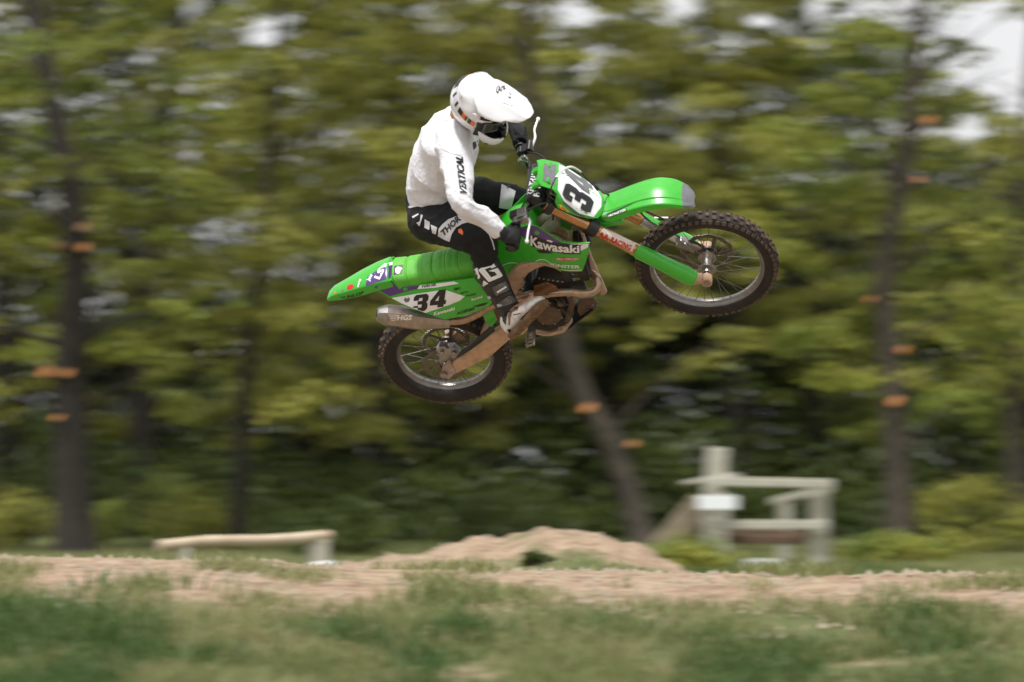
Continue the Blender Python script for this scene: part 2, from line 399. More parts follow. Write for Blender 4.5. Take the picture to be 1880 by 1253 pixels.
geo = N(nt, 'ShaderNodeNewGeometry'); n1 = N(nt, 'ShaderNodeTexNoise', Scale=1.6, Detail=8.0, Roughness=.65); L(geo.outputs['Position'], n1.inputs['Vector'])
n2 = N(nt, 'ShaderNodeTexNoise', Scale=9.0, Detail=8.0, Roughness=.7); L(geo.outputs['Position'], n2.inputs['Vector'])
d1 = N(nt, 'ShaderNodeValToRGB'); L(n2.outputs[0], d1.inputs[0]); e = d1.color_ramp.elements
e[0].position = .3; e[0].color = (.15, .09, .055, 1); e[1].position = .72; e[1].color = (.44, .35, .25, 1); q = e.new(.5); q.color = (.33, .235, .16, 1)
t1 = N(nt, 'ShaderNodeValToRGB'); L(n2.outputs[0], t1.inputs[0]); e = t1.color_ramp.elements
e[0].position = .3; e[0].color = (.045, .065, .02, 1); e[1].position = .75; e[1].color = (.17, .18, .07, 1)
sp = N(nt, 'ShaderNodeSeparateXYZ'); L(geo.outputs['Position'], sp.inputs[0])
def ramp(stops):
    r = N(nt, 'ShaderNodeMapRange'); r.inputs[2].default_value = 60; L(sp.outputs[1], r.inputs[0])
    c = N(nt, 'ShaderNodeValToRGB'); L(r.outputs[0], c.inputs[0]); e = c.color_ramp.elements
    e[0].position = stops[0][0] / 60; e[0].color = (stops[0][1],) * 3 + (1,); e[1].position = stops[-1][0] / 60; e[1].color = (stops[-1][1],) * 3 + (1,)
    for p, v in stops[1:-1]: k = e.new(p / 60); k.color = (v, v, v, 1)
    return c.outputs[0]
tr = ramp([(12.6, .62), (13.9, .52), (14.5, .32), (16, .26), (20, .5), (24, .68), (25.2, .60), (26, .34), (28, .32), (31, .62), (60, .8)])
a1 = N(nt, 'ShaderNodeMath', operation='SUBTRACT'); L(tr, a1.inputs[0]); L(n1.outputs[0], a1.inputs[1])
a2 = N(nt, 'ShaderNodeMapRange'); a2.inputs[1].default_value = -.12; a2.inputs[2].default_value = .1; L(a1.outputs[0], a2.inputs[0])
mx = N(nt, 'ShaderNodeMix', data_type='RGBA'); L(a2.outputs[0], mx.inputs[0]); L(d1.outputs[0], mx.inputs[6]); L(t1.outputs[0], mx.inputs[7]); L(mx.outputs[2], b.inputs['Base Color'])
bm = N(nt, 'ShaderNodeBump', Strength=.8, Distance=.04); L(n2.outputs[0], bm.inputs['Height']); L(bm.outputs[0], b.inputs['Normal'])
tag(obj('ground', g, gm, smooth=180, recalc=False), kind='structure')

def npmesh(name, V, Fq, m, parent=None, k=4):
    me = bpy.data.meshes.new(name); n = len(Fq)
    me.vertices.add(len(V)); me.vertices.foreach_set('co', V.astype(np.float32).ravel())
    me.loops.add(n * k); me.loops.foreach_set('vertex_index', Fq.astype(np.int32).ravel())
    me.polygons.add(n); me.polygons.foreach_set('loop_start', np.arange(0, n * k, k, dtype=np.int32))
    me.materials.append(M[m]); me.update(); me.validate()
    o = bpy.data.objects.new(name, me); COL.objects.link(o)
    if parent: o.parent = parent
    return o
def blades(name, P, h, wd, m, lean=.45):        # P: n x 3 roots; each blade a bent two-segment strip
    n = len(P); a = rng.uniform(0, 2 * np.pi, n); wv = np.stack([np.cos(a), np.sin(a), np.zeros(n)], 1) * (wd * rng.uniform(.6, 1.3, n))[:, None]
    l = rng.normal(0, lean, (n, 2)); hh = h * rng.uniform(.5, 1.25, n)
    mid = P + np.stack([l[:, 0] * hh * .3, l[:, 1] * hh * .3, hh * .55], 1); tip = P + np.stack([l[:, 0] * hh, l[:, 1] * hh, hh * .95], 1)
    V = np.concatenate([P - wv, P + wv, mid + wv * .8, mid - wv * .8, tip], 1).reshape(-1, 3)
    base = (np.arange(n) * 5)[:, None]
    F1 = base + np.array([[0, 1, 2]]); F2 = base + np.array([[0, 2, 3]]); F3 = base + np.array([[3, 2, 4]])
    return npmesh(name, V, np.concatenate([F1, F2, F3]), m, k=3)
def clumpy(x, y, s, seed): return noise.noise((x * s, y * s, seed))
def scatter(n, x0, x1, y0, y1, keep):
    out = []
    X = rng.uniform(x0, x1, n); Y = rng.uniform(y0, y1, n); U = rng.uniform(0, 1, n)
    for x, y, u in zip(X, Y, U):
        if u < keep(x, y): out.append((x, y, gz(x, y)))
    return np.array(out)
def kb(x, y):
    c = clumpy(x, y, 2.2, 1.); v = .74 + c * 2.0 - sm(13.8, 15, y) * .85 - .25 * sm(12.9, 13.8, y)
    return v
tag(blades('bank_grass', scatter(130000, -3, 3, 11.2, 15.7, kb), .06, .0032, 'grass'), 'tufts of pale green grass over the front dirt bank', 'grass', kind='stuff')
lush = lambda x, y: (1. - sm(.25, .75, math.hypot((x + 1.94) / 1.2, (y - 13.1) / 1.1)) + .75 * (1 - sm(.2, .5, math.hypot((x + .4) / 1.2, (y - 13.3) / .9))) * (.4 + clumpy(x, y, 4, 3)) + .6 * max(0, clumpy(x, y, 1.7, 7.) - .08) * 3 * (1 - sm(13.4, 14.5, y)))
tag(blades('lush_grass', scatter(90000, -3, 3, 11.2, 14.8, lush), .085, .004, 'lush'), 'thick dark green weeds at the left of the bank', 'weeds', kind='stuff')
kf = lambda x, y: (.55 + clumpy(x, y, .9, 2.) * 1.5) * (sm(-.4, .4, x) * (1 - sm(24.8, 25.6, y)) * .9 + sm(.9, 1.8, x) * sm(26, 30, y) + sm(33, 37, y))
tag(blades('meadow_grass', scatter(90000, -7, 7.5, 22, 52, kf), .085, .006, 'grass'), 'light grass strip between dirt and trees', 'grass', kind='stuff')

tag(blades('platform_grass', scatter(15000, .8, 4.2, 28, 39, lambda x, y: .25 + 1.4 * clumpy(x, y, 1.3, 9.)), .09, .008, 'lush'), 'longer dark green grass round the foot of the timber platform', 'grass', kind='stuff')
def clods(name, P, s, m):
    n = len(P); q = np.array([[0, 0, 1], [1, 0, 0], [0, 1, 0], [-1, 0, 0], [0, -1, 0]]); V = (P[:, None, :] + q[None] * (s * rng.uniform(.3, 1.3, (n, 1, 1)) ** 1.5) * rng.uniform(.5, 1.2, (n, 5, 3))).reshape(-1, 3)
    b = (np.arange(n) * 5)[:, None]; return npmesh(name, V, np.concatenate([b + np.array([[0, i, i % 4 + 1]]) for i in range(1, 5)]), m, k=3)
tag(clods('dirt_clods', np.concatenate([scatter(9000, -3, 3, 13.2, 15.8, lambda x, y: .3 + clumpy(x, y, 3, 6)), scatter(2600, -1.6, 2.2, 24.5, 28, lambda x, y: .4 + clumpy(x, y, 3, 6))]), .016, 'straw'), 'loose clods and stones strewn over the dirt', 'clods', kind='stuff')
# ------------------------------------------------------------------ woodland
GAPS = [(490, 58, 34), (1838, 145, 52), (1800, 50, 40), (1865, 60, 30), (1250, 10, 30), (1060, 30, 30), (1100, 95, 16), (1480, 385, 15), (690, 385, 18), (385, 440, 28), (400, 405, 16), (205, 560, 20), (1500, 20, 22), (1400, 40, 14), (60, 580, 14), (355, 640, 18), (345, 290, 14), (1020, 75, 12), (960, 15, 16), (1780, 240, 24)]
def pix(P):                         # n x 3 world -> photo pixels
    q = P - np.array(CAM); d = q @ np.array(cF); return 940 + FPX * (q @ np.array(cU)) / d, 626.5 - FPX * (q @ np.array(cV)) / d
def leaves(name, C, per, rad, flat, size, m, parent=None, off=(0, 0, 0), gap=1.0):
    """leaf faces scattered through flattened sprays centred on C."""
    C = np.asarray(C); px, py = pix(C); keep = np.ones(len(C), bool)
    for gx, gy, gr in GAPS:
        keep &= ~(np.hypot(px - gx, (py - gy) * 1.25) < (gr + 12) * gap)
    C = C[keep]; n = len(C) * per
    c = np.repeat(C, per, 0); d = rng.normal(0, 1, (n, 3)); d /= np.linalg.norm(d, axis=1)[:, None]; d *= (rng.uniform(0, 1, n) ** .45)[:, None]
    rr = np.repeat(rng.uniform(.55, 1.25, len(C)) * rad, per)
    tl = np.repeat(rng.normal(0, .22, (len(C), 2)), per, 0)
    p = c + d * np.stack([rr, rr, rr * flat], 1); p[:, 2] += tl[:, 0] * d[:, 0] * rr + tl[:, 1] * d[:, 1] * rr - .12 * rr * (d[:, 0] ** 2 + d[:, 1] ** 2)
    nrm = rng.normal(0, .55, (n, 3)) + np.array([0, -.25, 1.0]); nrm /= np.linalg.norm(nrm, axis=1)[:, None]
    t = np.cross(nrm, rng.normal(0, 1, (n, 3))); t /= np.linalg.norm(t, axis=1)[:, None]; s = np.cross(nrm, t)
    L_ = (size * rng.uniform(.6, 1.3, n))[:, None]
    fold = nrm * L_ * .12
    gl = GAPS if gap != .99 else [q for q in GAPS if q[1] < 260]
    if gap > .9:
        lx, ly = pix(p); jit = 14 * np.sin(lx * .13 + ly * .31) + 9 * np.sin(ly * .9)
        ok = np.ones(n, bool)
        for gx, gy, gr in gl: ok &= ~(np.hypot(lx - gx, (ly - gy) * 1.3) < gr + jit * .6)
        p, t, s, L_, fold = p[ok], t[ok], s[ok], L_[ok], fold[ok]; n = len(p)
    V = np.concatenate([p - t * L_ * .5, p + s * L_ * .32 + fold, p + t * L_ * .5, p - s * L_ * .32 + fold], 1).reshape(-1, 3) - np.array(off)
    Fq = np.arange(n * 4).reshape(-1, 4)
    return npmesh(name, V, Fq, m, parent)
def tree(pts, depth, r0, m, lm, label, stubs=(), nsp=120, spread=2.3, zlo=1.2, top=9.5, size=.11, group=None, bark='bark', per=110, name='broadleaf_tree', open_=0.):
    P = [WD(px, py, depth) for px, py in pts]
    base = P[0].copy(); base.z = gz(base.x, base.y) - .1; P[0] = base
    root = thing(name, label, 'tree', base, group)
    d = (P[-1] - P[-2]).normalized(); P.append(P[-1] + d * 1.2 + Vector((.15, 0, .4)))
    Q = smoothpts(P, 5); n = len(Q); g = G()
    rad = [r0 * (1 - .8 * i / (n - 1)) * (1 + .35 * math.exp(-i * 1.1)) for i in range(n)]
    rad = [r * (1 + .06 * noise.noise((i * .7, depth, 0))) for i, r in enumerate(rad)]
    g.tube([q - base for q in Q], rad, 12)
    obj('trunk', g, bark, root, 60)
    C = []; lg = G(); H = Q[-1].z - base.z
    nsp = int(nsp * 1.05)
    for k in range(nsp):
        t = rng.uniform(zlo / max(H, 1), 1.12); i = min(n - 1, int(t * (n - 1))); q = Q[i]
        a = rng.uniform(0, 2 * math.pi); sp = spread * (1 - .45 * max(0, t - .4)) * math.sqrt(rng.uniform(.02, 1))
        e = Vector((q.x + math.cos(a) * sp, q.y + math.sin(a) * sp * .8, base.z + t * H + .12 * sp + rng.normal(0, .15)))
        if rng.uniform() < open_: e.y = q.y + .25 + abs(e.y - q.y)
        C.append(tuple(e))
        if k % 4 == 0 and sp > .5:
            s0 = Q[max(0, i - 2)] - base; e0 = e - base; mid = s0.lerp(e0, .5) + Vector((0, 0, -.05 + .12 * sp))
            rb = rad[i] * .28
            lg.tube(smoothpts([s0, mid, e0], 3), [rb, rb * .85, rb * .72, rb * .6, rb * .45, rb * .3, rb * .12], 6)
    tag(obj('limbs', lg, bark, root, 60), kind='stuff')
    leaves('crown', C, per, .56, .30, size, lm, root, tuple(base))
    for (sx, sy) in stubs:          # pruned limb stubs showing fresh wood
        c = WD(sx, sy, depth - r0 * .9) - base; k = min(Q, key=lambda q: (q - base - c).length) - base
        out = (c - k); out.z = 0; out = (out.normalized() + Vector((0, -.75, .12))).normalized() if out.length > .01 else Vector((0, -1, 0))
        g = G(); e = c + out * .05; u = out.orthogonal()
        q_ = rng.uniform(.7, 1.15); k2 = 'cut' if rng.uniform() < .6 else 'oldcut'
        g.tube([k, k.lerp(c, .6) - Vector((0, 0, .03)), c, e], [.05, .06 * q_, (.082 * q_, .06 * q_), (.084 * q_, .055 * q_)], 14, mi=0); g.tube([e - out * .004, e + out * .012], [(.082 * q_, .052 * q_), (.070 * q_, .044 * q_)], 14, mi=1)
        obj('cut_stub', g, [bark, k2], root, 40)
    return root
tree([(140, 1000), (128, 700), (140, 430), (95, 180), (50, -40)], 46, .25, 'bark', 'leafG', 'dark trunk at far left with several fresh orange pruning cuts', [(152, 418), (112, 452), (152, 455), (88, 684), (122, 686), (108, 768)], 110, 2.2, zlo=2.4, open_=.85)
tree([(436, 960), (445, 760), (468, 560), (500, 250), (520, -20)], 48, .12, 'bark', 'leafY', 'slim tree behind the log barrier with one orange cut at mid height', [(480, 769)], 130, 2.1, zlo=1.6, open_=.4)
tree([(265, 930), (262, 620), (290, 350), (330, 0)], 57, .24, 'bark', 'leafG', 'straight dark trunk between the far left tree and the log barrier tree', (), 110, 2.6, zlo=2.6, size=.13)
tree([(1190, 960), (1130, 830), (1060, 700), (1010, 480), (980, 200), (960, -20)], 47, .17, 'bark', 'leafY', 'leaning pale trunk left of the timber platform with two orange cuts', [(1080, 750), (1157, 816)], 135, 2.3, open_=.6, bark='barkpale', zlo=2.2)
tree([(1655, 930), (1638, 720), (1622, 520), (1660, 300), (1690, -20)], 46, .18, 'bark', 'leafG', 'tree right of the timber platform with a column of orange pruning cuts', [(1600, 551), (1682, 331), (1655, 643), (1642, 738), (1700, 222)], 130, 2.0, open_=.5, bark='barkpale', zlo=1.9)
tree([(1868, 930), (1862, 650), (1870, 380), (1900, 60)], 53, .15, 'bark', 'leafY', 'slender tree at the right edge of the wood', (), 70, 1.7, bark='barkpale', zlo=1.9, size=.12)
tree([(700, 980), (690, 700), (720, 400), (740, 40)], 60, .2, 'bark', 'leafY', 'olive leaved tree standing behind the rider and rear wheel', (), 150, 2.9, zlo=1.5, size=.14)
tree([(900, 980), (880, 700), (860, 400), (850, 60)], 63, .2, 'bark', 'leafY', 'olive leaved tree above and behind the white helmet', (), 140, 2.8, zlo=1.6, size=.14)
tree([(1330, 980), (1350, 720), (1330, 420), (1300, 120)], 61, .2, 'bark', 'leafY', 'tree directly behind the timber platform with yellowish upper leaves', (), 130, 2.6, zlo=3.2, size=.14)
tree([(1500, 980), (1490, 700), (1510, 450), (1480, 160)], 64, .2, 'bark', 'leafG', 'green tree in the gap behind the front wheel and right post', (), 120, 2.5, zlo=1.6, size=.14)
tree([(20, 960), (10, 600), (-10, 300), (-40, 0)], 58, .2, 'bark', 'leafY', 'tree half out of the photo at the left edge', (), 110, 2.4, zlo=1.6, size=.13)
tree([(580, 980), (570, 640), (590, 350), (600, 60)], 68, .2, 'bark', 'leafG', 'farther green tree seen over the log barrier', (), 120, 3.0, zlo=1.4, size=.15)
tree([(1110, 980), (1120, 700), (1150, 420), (1180, 200)], 66, .2, 'bark', 'leafD', 'dark green tree behind the dirt mound', (), 120, 2.6, zlo=1.2, size=.15)
tree([(1760, 960), (1770, 700), (1800, 500), (1810, 350)], 60, .17, 'bark', 'leafG', 'shorter green tree under the open sky at upper right', (), 90, 2.2, zlo=1.2, size=.14)
# far wood: one leafy mass closing the view
C = []
for k in range(3000):
    x = rng.uniform(-28, 28); y = rng.uniform(70, 82); hmax = 11.5 + 1.0 * noise.noise((x * .35, 1, 0)) - 1.2 * sm(-.5, 2.5, x) - 2.6 * sm(7.5, 9.5, x)
    C.append((x, y, GZ + rng.uniform(.2, max(2, hmax))))
for k in range(1500):
    C.append((rng.uniform(-28, 28), rng.uniform(69, 76), GZ + rng.uniform(.1, 4.2)))
for k in range(500):
    C.append((rng.uniform(-3, 17), rng.uniform(69, 76), GZ + rng.uniform(3.5, 6.6)))
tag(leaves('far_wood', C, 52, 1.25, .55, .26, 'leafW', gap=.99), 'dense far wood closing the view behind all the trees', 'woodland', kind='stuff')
C = []
for k in range(520):
    x = rng.uniform(-13, 13); y = rng.uniform(55, 68); C.append((x, y, GZ + abs(rng.normal(0, .9)) + .1))
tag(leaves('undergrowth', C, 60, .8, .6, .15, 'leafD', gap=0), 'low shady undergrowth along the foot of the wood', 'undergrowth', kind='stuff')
def shrub(px, py, depth, r, h, lm, label, n=26, sr=.34):
    c = WD(px, py, depth); c.z = gz(c.x, c.y); root = thing('shrub', label, 'shrub', c)
    C = []; g = G()
    for k in range(n):
        a = rng.uniform(0, 6.28); q = r * math.sqrt(rng.uniform(0, 1)); z = h * rng.uniform(.12, 1) * (1 - .5 * q / r)
        C.append((c.x + math.cos(a) * q, c.y + math.sin(a) * q, c.z + z))
        if k % 3 == 0: g.tube([(0, 0, -.05), (math.cos(a) * q * .4, math.sin(a) * q * .4, z * .5), (math.cos(a) * q, math.sin(a) * q, z)], [.02, .014, .005], 5)
    obj('stems', g, 'bark', root, 60); leaves('foliage', C, 90, sr, .6, .08 if sr > .2 else .03, lm, root, tuple(c), gap=0)
shrub(1790, 950, 46, 1.0, 1.25, 'leafY', 'yellowish shrub right of the pruned tree', 34)
shrub(1700, 960, 50, .9, .7, 'leafD', 'dark low shrub at the foot of the right pruned tree')
shrub(300, 985, 50, 1.2, 1.1, 'leafG', 'green shrub behind the left end of the log barrier', 34)
shrub(30, 1000, 47, .9, .9, 'leafY', 'olive shrub at the left edge of the dirt')
shrub(640, 1010, 45, .9, .7, 'leafD', 'dark shrub just right of the log barrier')
shrub(985, 1004, 25.4, .11, .10, 'leafD', 'small dark bush growing on the dirt mound', 9, .06)
shrub(880, 985, 52, 1.3, 1.3, 'leafD', 'dark shrub behind the crest of the dirt mound', 34)
shrub(1240, 1010, 37, .45, .28, 'leafG', 'low green shrub at the foot of the timber platform')
shrub(1650, 1000, 41, .5, .35, 'leafG', 'bright green shrub right of the timber platform')

# ------------------------------------------------------------------ timber platform, sign, block, log barrier
def gp(px, depth, dz=0.): p = WD(px, 1000, depth); p.z = gz(p.x, p.y) + dz; return p
def beam(g, a, b, wd, th, mi=0, up=(0, 0, 1)):
    a = Vector(a); b = Vector(b); t = (b - a).normalized(); u = Vector(up); u = (u - t * u.dot(t)).normalized(); v = t.cross(u)
    q = [(-1, -1), (1, -1), (1, 1), (-1, 1)]
    g.loft([[p + u * (x * th / 2) + v * (y * wd / 2) for x, y in q] for p in (a, a.lerp(b, .5), b)], mi=mi)
def wp(px, py, d): return WD(px, py, d)
fo = gp(1400, 40); ft = thing('timber_platform', 'weathered timber marshal platform with thick posts and two rails', 'platform', fo)
def tb(name, a, b, wd, th, m='timber', up=(0, 0, 1), label=None):
    g = G(); beam(g, a - fo, b - fo, wd, th, 0, up); o = obj(name, g, m, ft, 30, bevel=.012)
    if label: o['label'] = label
for (px, py, d) in ((1308, 893, 39.6), (1503, 884, 39.6)):
    t = wp(px, py, d); tb('post', Vector((t.x, t.y, GZ - .1)), t, .19, .2, up=(0, 1, 0))
for (px, py, d) in ((1440, 918, 41.3), (1325, 905, 41.3)):
    t = wp(px, py, d); tb('post', Vector((t.x, t.y, GZ - .1)), t, .14, .14, up=(0, 1, 0))
tb('rail', wp(1290, 884, 39.4), wp(1530, 889, 39.4), .07, .10)
tb('rail', wp(1300, 964, 39.4), wp(1520, 964, 39.4), .07, .10)
tb('side_rail', wp(1418, 922, 41.3), wp(1525, 897, 39.6), .06, .09)
tb('cap_board', wp(1264, 888, 40.0), wp(1348, 873, 39.5), .20, .05)
tb('deck_board', wp(1335, 990, 39.9), wp(1480, 992, 39.9), .1, .10, 'brownwood', label='dark brown board behind the lower rail')
tb('deck_board', wp(1335, 978, 40.4), wp(1480, 984, 40.4), .1, .10, 'brownwood')
tb('upright_board', wp(1312, 890, 39.55), wp(1318, 822, 39.55), .22, .03, up=(0, 1, 0), label='tall flat board standing above the left post')
for k in range(5):
    tb('ramp_board', gp(1180 + k * 9, 39.8 + k * .35, .02), wp(1288, 918 + k * 4, 39.8 + k * .35), .22, .035, 'straw', up=(0, 1, .2))
sg = G(); c = wp(1317, 923, 39.3); sg.box((0, 0, 0), (.42, .02, .15)); o = obj('sign', sg, 'signwhite', None, 30, bevel=.004); o.location = c; tag(o, 'small blank white sign nailed to the left platform post', 'sign')
cb = G(); c = gp(1400, 37.5, .02); cb.box((0, 0, .03), (.36, .3, .16)); o = obj('concrete_block', cb, 'concrete', None, 30, bevel=.02); o.location = c; tag(o, 'pale block on the ground under the timber platform', 'block')
lo = gp(450, 33); lt = thing('log_barrier', 'peeled log rail lying on short posts left of the dirt mound', 'barrier', lo)
a = wp(292, 1003, 32.5) - lo; b_ = wp(604, 984, 33.5) - lo; g = G(); Q = smoothpts([a, a.lerp(b_, .3) + Vector((0, 0, .015)), a.lerp(b_, .65) + Vector((0, 0, -.01)), b_], 4)
g.tube(Q, [.052 + .006 * noise.noise((i * .9, 0, 0)) for i in range(len(Q))], 14); obj('log_rail', g, 'log', lt, 50)
for px, t in ((578, .93), (335, .14)):
    p = a.lerp(b_, t); g = G(); beam(g, Vector((p.x, p.y + .02, -.5)), Vector((p.x, p.y + .02, p.z - .03)), .2 if px > 400 else .12, .12, 0, (0, 1, 0)); obj('post', g, 'timber', lt, 30, bevel=.01)
pl = G(); pl.box((0, 0, 0), (.20, .25, .035), Matrix.Rotation(R(-6), 3, 'Y')); o = obj('pale_board', pl, 'signwhite', None, 30, bevel=.006); o.location = wp(590, 1036, 31.5); tag(o, 'pale board on the dirt under the right end of the log', 'board')
g = G(); beam(g, (0, 0, -.3), (0, 0, -.01), .05, .05, 0, (0, 1, 0)); o2 = obj('support', g, 'timber', o, 30)

# ------------------------------------------------------------------ dirt bike (local frame: x forward, y left, z up, origin at the rear axle)
bike = thing('dirt_bike', 'green motocross bike number 34 flying nose up with its rider', 'motorcycle', mw=BM)
MW['dirt_bike'] = BM
def part(name, g, m, parent=None, **k): return obj(name, g, m, parent or bike, **k)
V3 = Vector
WB = 1.485
def wheel(name, c, Rc, rt, rr, rimr, disc_y, disc_r, spr_y=None):
    c = V3(c); hub = G()
    hw = .045
    hub.lathe([(0, -hw - .02), (.022, -hw - .02), (.024, -hw), (.042, -hw), (.045, -hw + .008), (.024, -hw + .02), (.021, 0), (.024, hw - .02), (.045, hw - .008), (.042, hw), (.024, hw), (.022, hw + .02), (0, hw + .02)], c, n=32)
    wh = part(name, hub, 'steel', smooth=40)
    t = G(); prof = []
    for k in range(20):
        a = 2 * math.pi * k / 20; q = abs(math.cos(a)) ** .8 * (1 if math.cos(a) > 0 else -1)
        prof.append((Rc + rr * q, rt * math.sin(a)))
    t.lathe(prof, c, n=72, closedprof=True, mi=0)
    rows = int(2 * math.pi * (Rc + rr) / .034)
    for k in range(rows):
        for j, (al, wl) in enumerate([(-.36, .018), (.36, .018), (-1.02, .016), (1.02, .016), (0, .02)]):
            if (j == 4) == (k % 2 == 0): 
                if j in (0, 1, 4): continue
            a = 2 * math.pi * (k + (.5 if j in (2, 3) else 0)) / rows
            e = V3((math.cos(a), 0, math.sin(a))); tt = V3((-math.sin(a), 0, math.cos(a)))
            nn = e * math.cos(al) + V3((0, math.sin(al), 0)); nn.normalize(); bb = tt.cross(nn)
            p = c + e * (Rc + rr * math.cos(al) ** .8) + V3((0, rt * math.sin(al) , 0)) + nn * .002
            rot = Matrix((tt, bb, nn)).transposed()
            t.box(p, (.019, wl, .012), rot, mi=1)
    part('tyre', t, ['rubber', 'tread'], wh, smooth=40, recalc=False)
    rm = G(); rw_ = .030
    rm.lathe([(rimr + .016, -rw_), (rimr + .008, -rw_ + .003), (rimr + .004, -rw_ * .6), (rimr - .008, -rw_ * .3), (rimr - .010, 0), (rimr - .008, rw_ * .3), (rimr + .004, rw_ * .6), (rimr + .008, rw_ - .003), (rimr + .016, rw_), (rimr + .02, rw_ - .004), (rimr + .02, -rw_ + .004)], c, n=72, closedprof=True)
    part('rim', rm, 'rim', wh, smooth=30, recalc=True)
    sg = G(); sg.tube([(0, 0, 0), (0, 0, 1)], .0017, 5); me = None
    for k in range(36):
        a = 2 * math.pi * k / 36; side = -1 if k % 2 else 1; da = R(18) * (1 if (k // 2) % 2 else -1)
        p0 = c + V3((math.cos(a + da) * .042, side * (hw - .004), math.sin(a + da) * .042)); p1 = c + V3((math.cos(a) * rimr, side * .006, math.sin(a) * rimr))
        if me is None: o = part('spoke', sg, 'darksteel', wh, smooth=60); me = o.data
        else: o = bpy.data.objects.new('spoke', me); COL.objects.link(o); o.parent = wh
        d = p1 - p0; o.matrix_local = Matrix.Translation(p0) @ d.to_track_quat('Z', 'Y').to_matrix().to_4x4() @ Matrix.Diagonal((1, 1, d.length, 1))
    def ring(nm, y, ro, ri, m, n=48, teeth=0, th=.004, arms=6):
        g = G(); a_ = []
        cnt = teeth * 2 if teeth else n
        for k in range(cnt):
            a = 2 * math.pi * k / cnt; r = ro + ((.006 if k % 2 else -.003) if teeth else .0035 * math.cos(a * 12)); a_.append((a, r))
        def P(a, r, s): return c + V3((math.cos(a) * r, y + s * th / 2, math.sin(a) * r))
        vs = []
        for a, r in a_: vs += [P(a, r, -1), P(a, r, 1), P(a, ri, 1), P(a, ri, -1)]
        fs = []
        for k in range(cnt):
            k2 = (k + 1) % cnt
            for i in range(4): j = (i + 1) % 4; fs.append((k * 4 + i, k * 4 + j, k2 * 4 + j, k2 * 4 + i))
        g.add(vs, fs)
        for k in range(arms):
            a = 2 * math.pi * (k + .3) / arms; a2 = a + .35
            g.tube([P(a, .035, 0), P(a2, (ri + .035) / 2, 0), P(a2 + .1, ri + .003, 0)], [(.009, .0025)] * 3, 6, up=(math.cos(a), 0, math.sin(a)))
        g.lathe([(.024, y - .006), (.046, y - .006), (.046, y + .006), (.024, y + .006)], c, n=24, closedprof=True)
        return part(nm, g, m, wh, smooth=30, recalc=False)
    ring('brake_disc', disc_y, disc_r, disc_r - .022, 'darksteel', th=.0035)
    if spr_y: ring('sprocket', spr_y, .122, .104, 'darksteel', teeth=48, th=.006, arms=5)
    return wh
rw = wheel('rear_wheel', (0, 0, 0), .2865, .058, .0455, .238, -.075, .112, .075)
fw = wheel('front_wheel', (WB, 0, 0), .309, .043, .035, .2705, .075, .130)

# axles
g = G(); g.tube([(0, -.135, 0), (0, .135, 0)], .011, 12); g.tube([(0, -.15, 0), (0, -.134, 0)], .019, 6); g.tube([(0, .134, 0), (0, .15, 0)], .016, 6); part('rear_axle', g, 'steel')
g = G(); g.tube([(WB, -.135, 0), (WB, .135, 0)], .013, 12); g.tube([(WB, -.137, 0), (WB, -.128, 0)], .017, 16); part('front_axle', g, 'steel')

# swingarm: both sides from outline on the plane y=-.12
def slabpx(loop, y0, y1, f=None): return [bp(x, y, 1, y0) for x, y in loop], (0, y1 - y0, 0)
arm = [(815, 681), (823, 675.5), (860, 647), (900, 617), (926, 598), (958, 588), (975, 600), (962, 614), (934, 626), (900, 656), (868, 672), (836, 687.5), (824, 694), (817, 690)]
g = G(); L_, o_ = slabpx(arm, -.125, -.088); g.slab(L_, o_); g.mirror()
a0, a1 = V3((.30, -.1, .10)), V3((.30, .1, .10)); g.tube([a0, a1], [(.05, .03)] * 2, 12)
part('swingarm', g, 'dustalu', bevel=.006)
g = G(); ab = [(812, 678), (826, 668), (834, 677), (836, 686), (824, 697), (812, 692)]; L_, o_ = slabpx(ab, -.132, -.1); g.slab(L_, o_); g.mirror(); part('axle_block', g, 'alu', bevel=.003)
g = G(); cal = [(801, 646), (806, 638), (816, 637), (822, 642), (834, 640), (845, 650), (843, 664), (826, 668), (818, 664), (812, 672), (805, 664), (808, 655)]
L_, o_ = slabpx(cal, -.105, -.062); g.slab(L_, o_); p = bp(812, 646, 1, -.105); g.tube([p, p + V3((0, -.016, 0))], .010, 12); p = bp(834, 648, 1, -.105); g.tube([p, p + V3((0, -.014, 0))], .013, 12)
part('rear_brake_caliper', g, 'steel', bevel=.003)
g = G(); g.tube(smoothpts([bp(840, 655, 1, -.13), bp(862, 636, 1, -.145), bp(885, 618, 1, -.145), bp(915, 596, 1, -.14), bp(935, 585, 1, -.14)], 4), .006, 8); part('brake_hose', g, 'black')
g = G(); g.tube(smoothpts([bp(836, 662, 1, -.1), bp(865, 637, 1, -.11), bp(905, 603, 1, -.11)], 4), [(.016, .006)] * 9, 8); part('caliper_guard', g, 'black')
# chain on the left
g = G()
for s in (.12, -.12):
    pts = [V3((t * .58, .078, s + (.13 + (-.035 if s < 0 else .04) - s) * t)) for t in [k / 40 for k in range(41)]]
    for i in range(40): g.box((pts[i] + pts[i + 1]) / 2, (.013, .018 if i % 2 else .012, .012))
part('chain', g, 'steel')['kind'] = 'stuff'
# rear mud flap / inner fender (green strip behind the boot)
fl = [(882, 573), (905, 569), (912, 590), (901, 602), (893, 592)]
g = G(); L_, o_ = slabpx(fl, -.11, -.10); g.slab(L_, o_); part('inner_fender', g, 'green', bevel=.002)

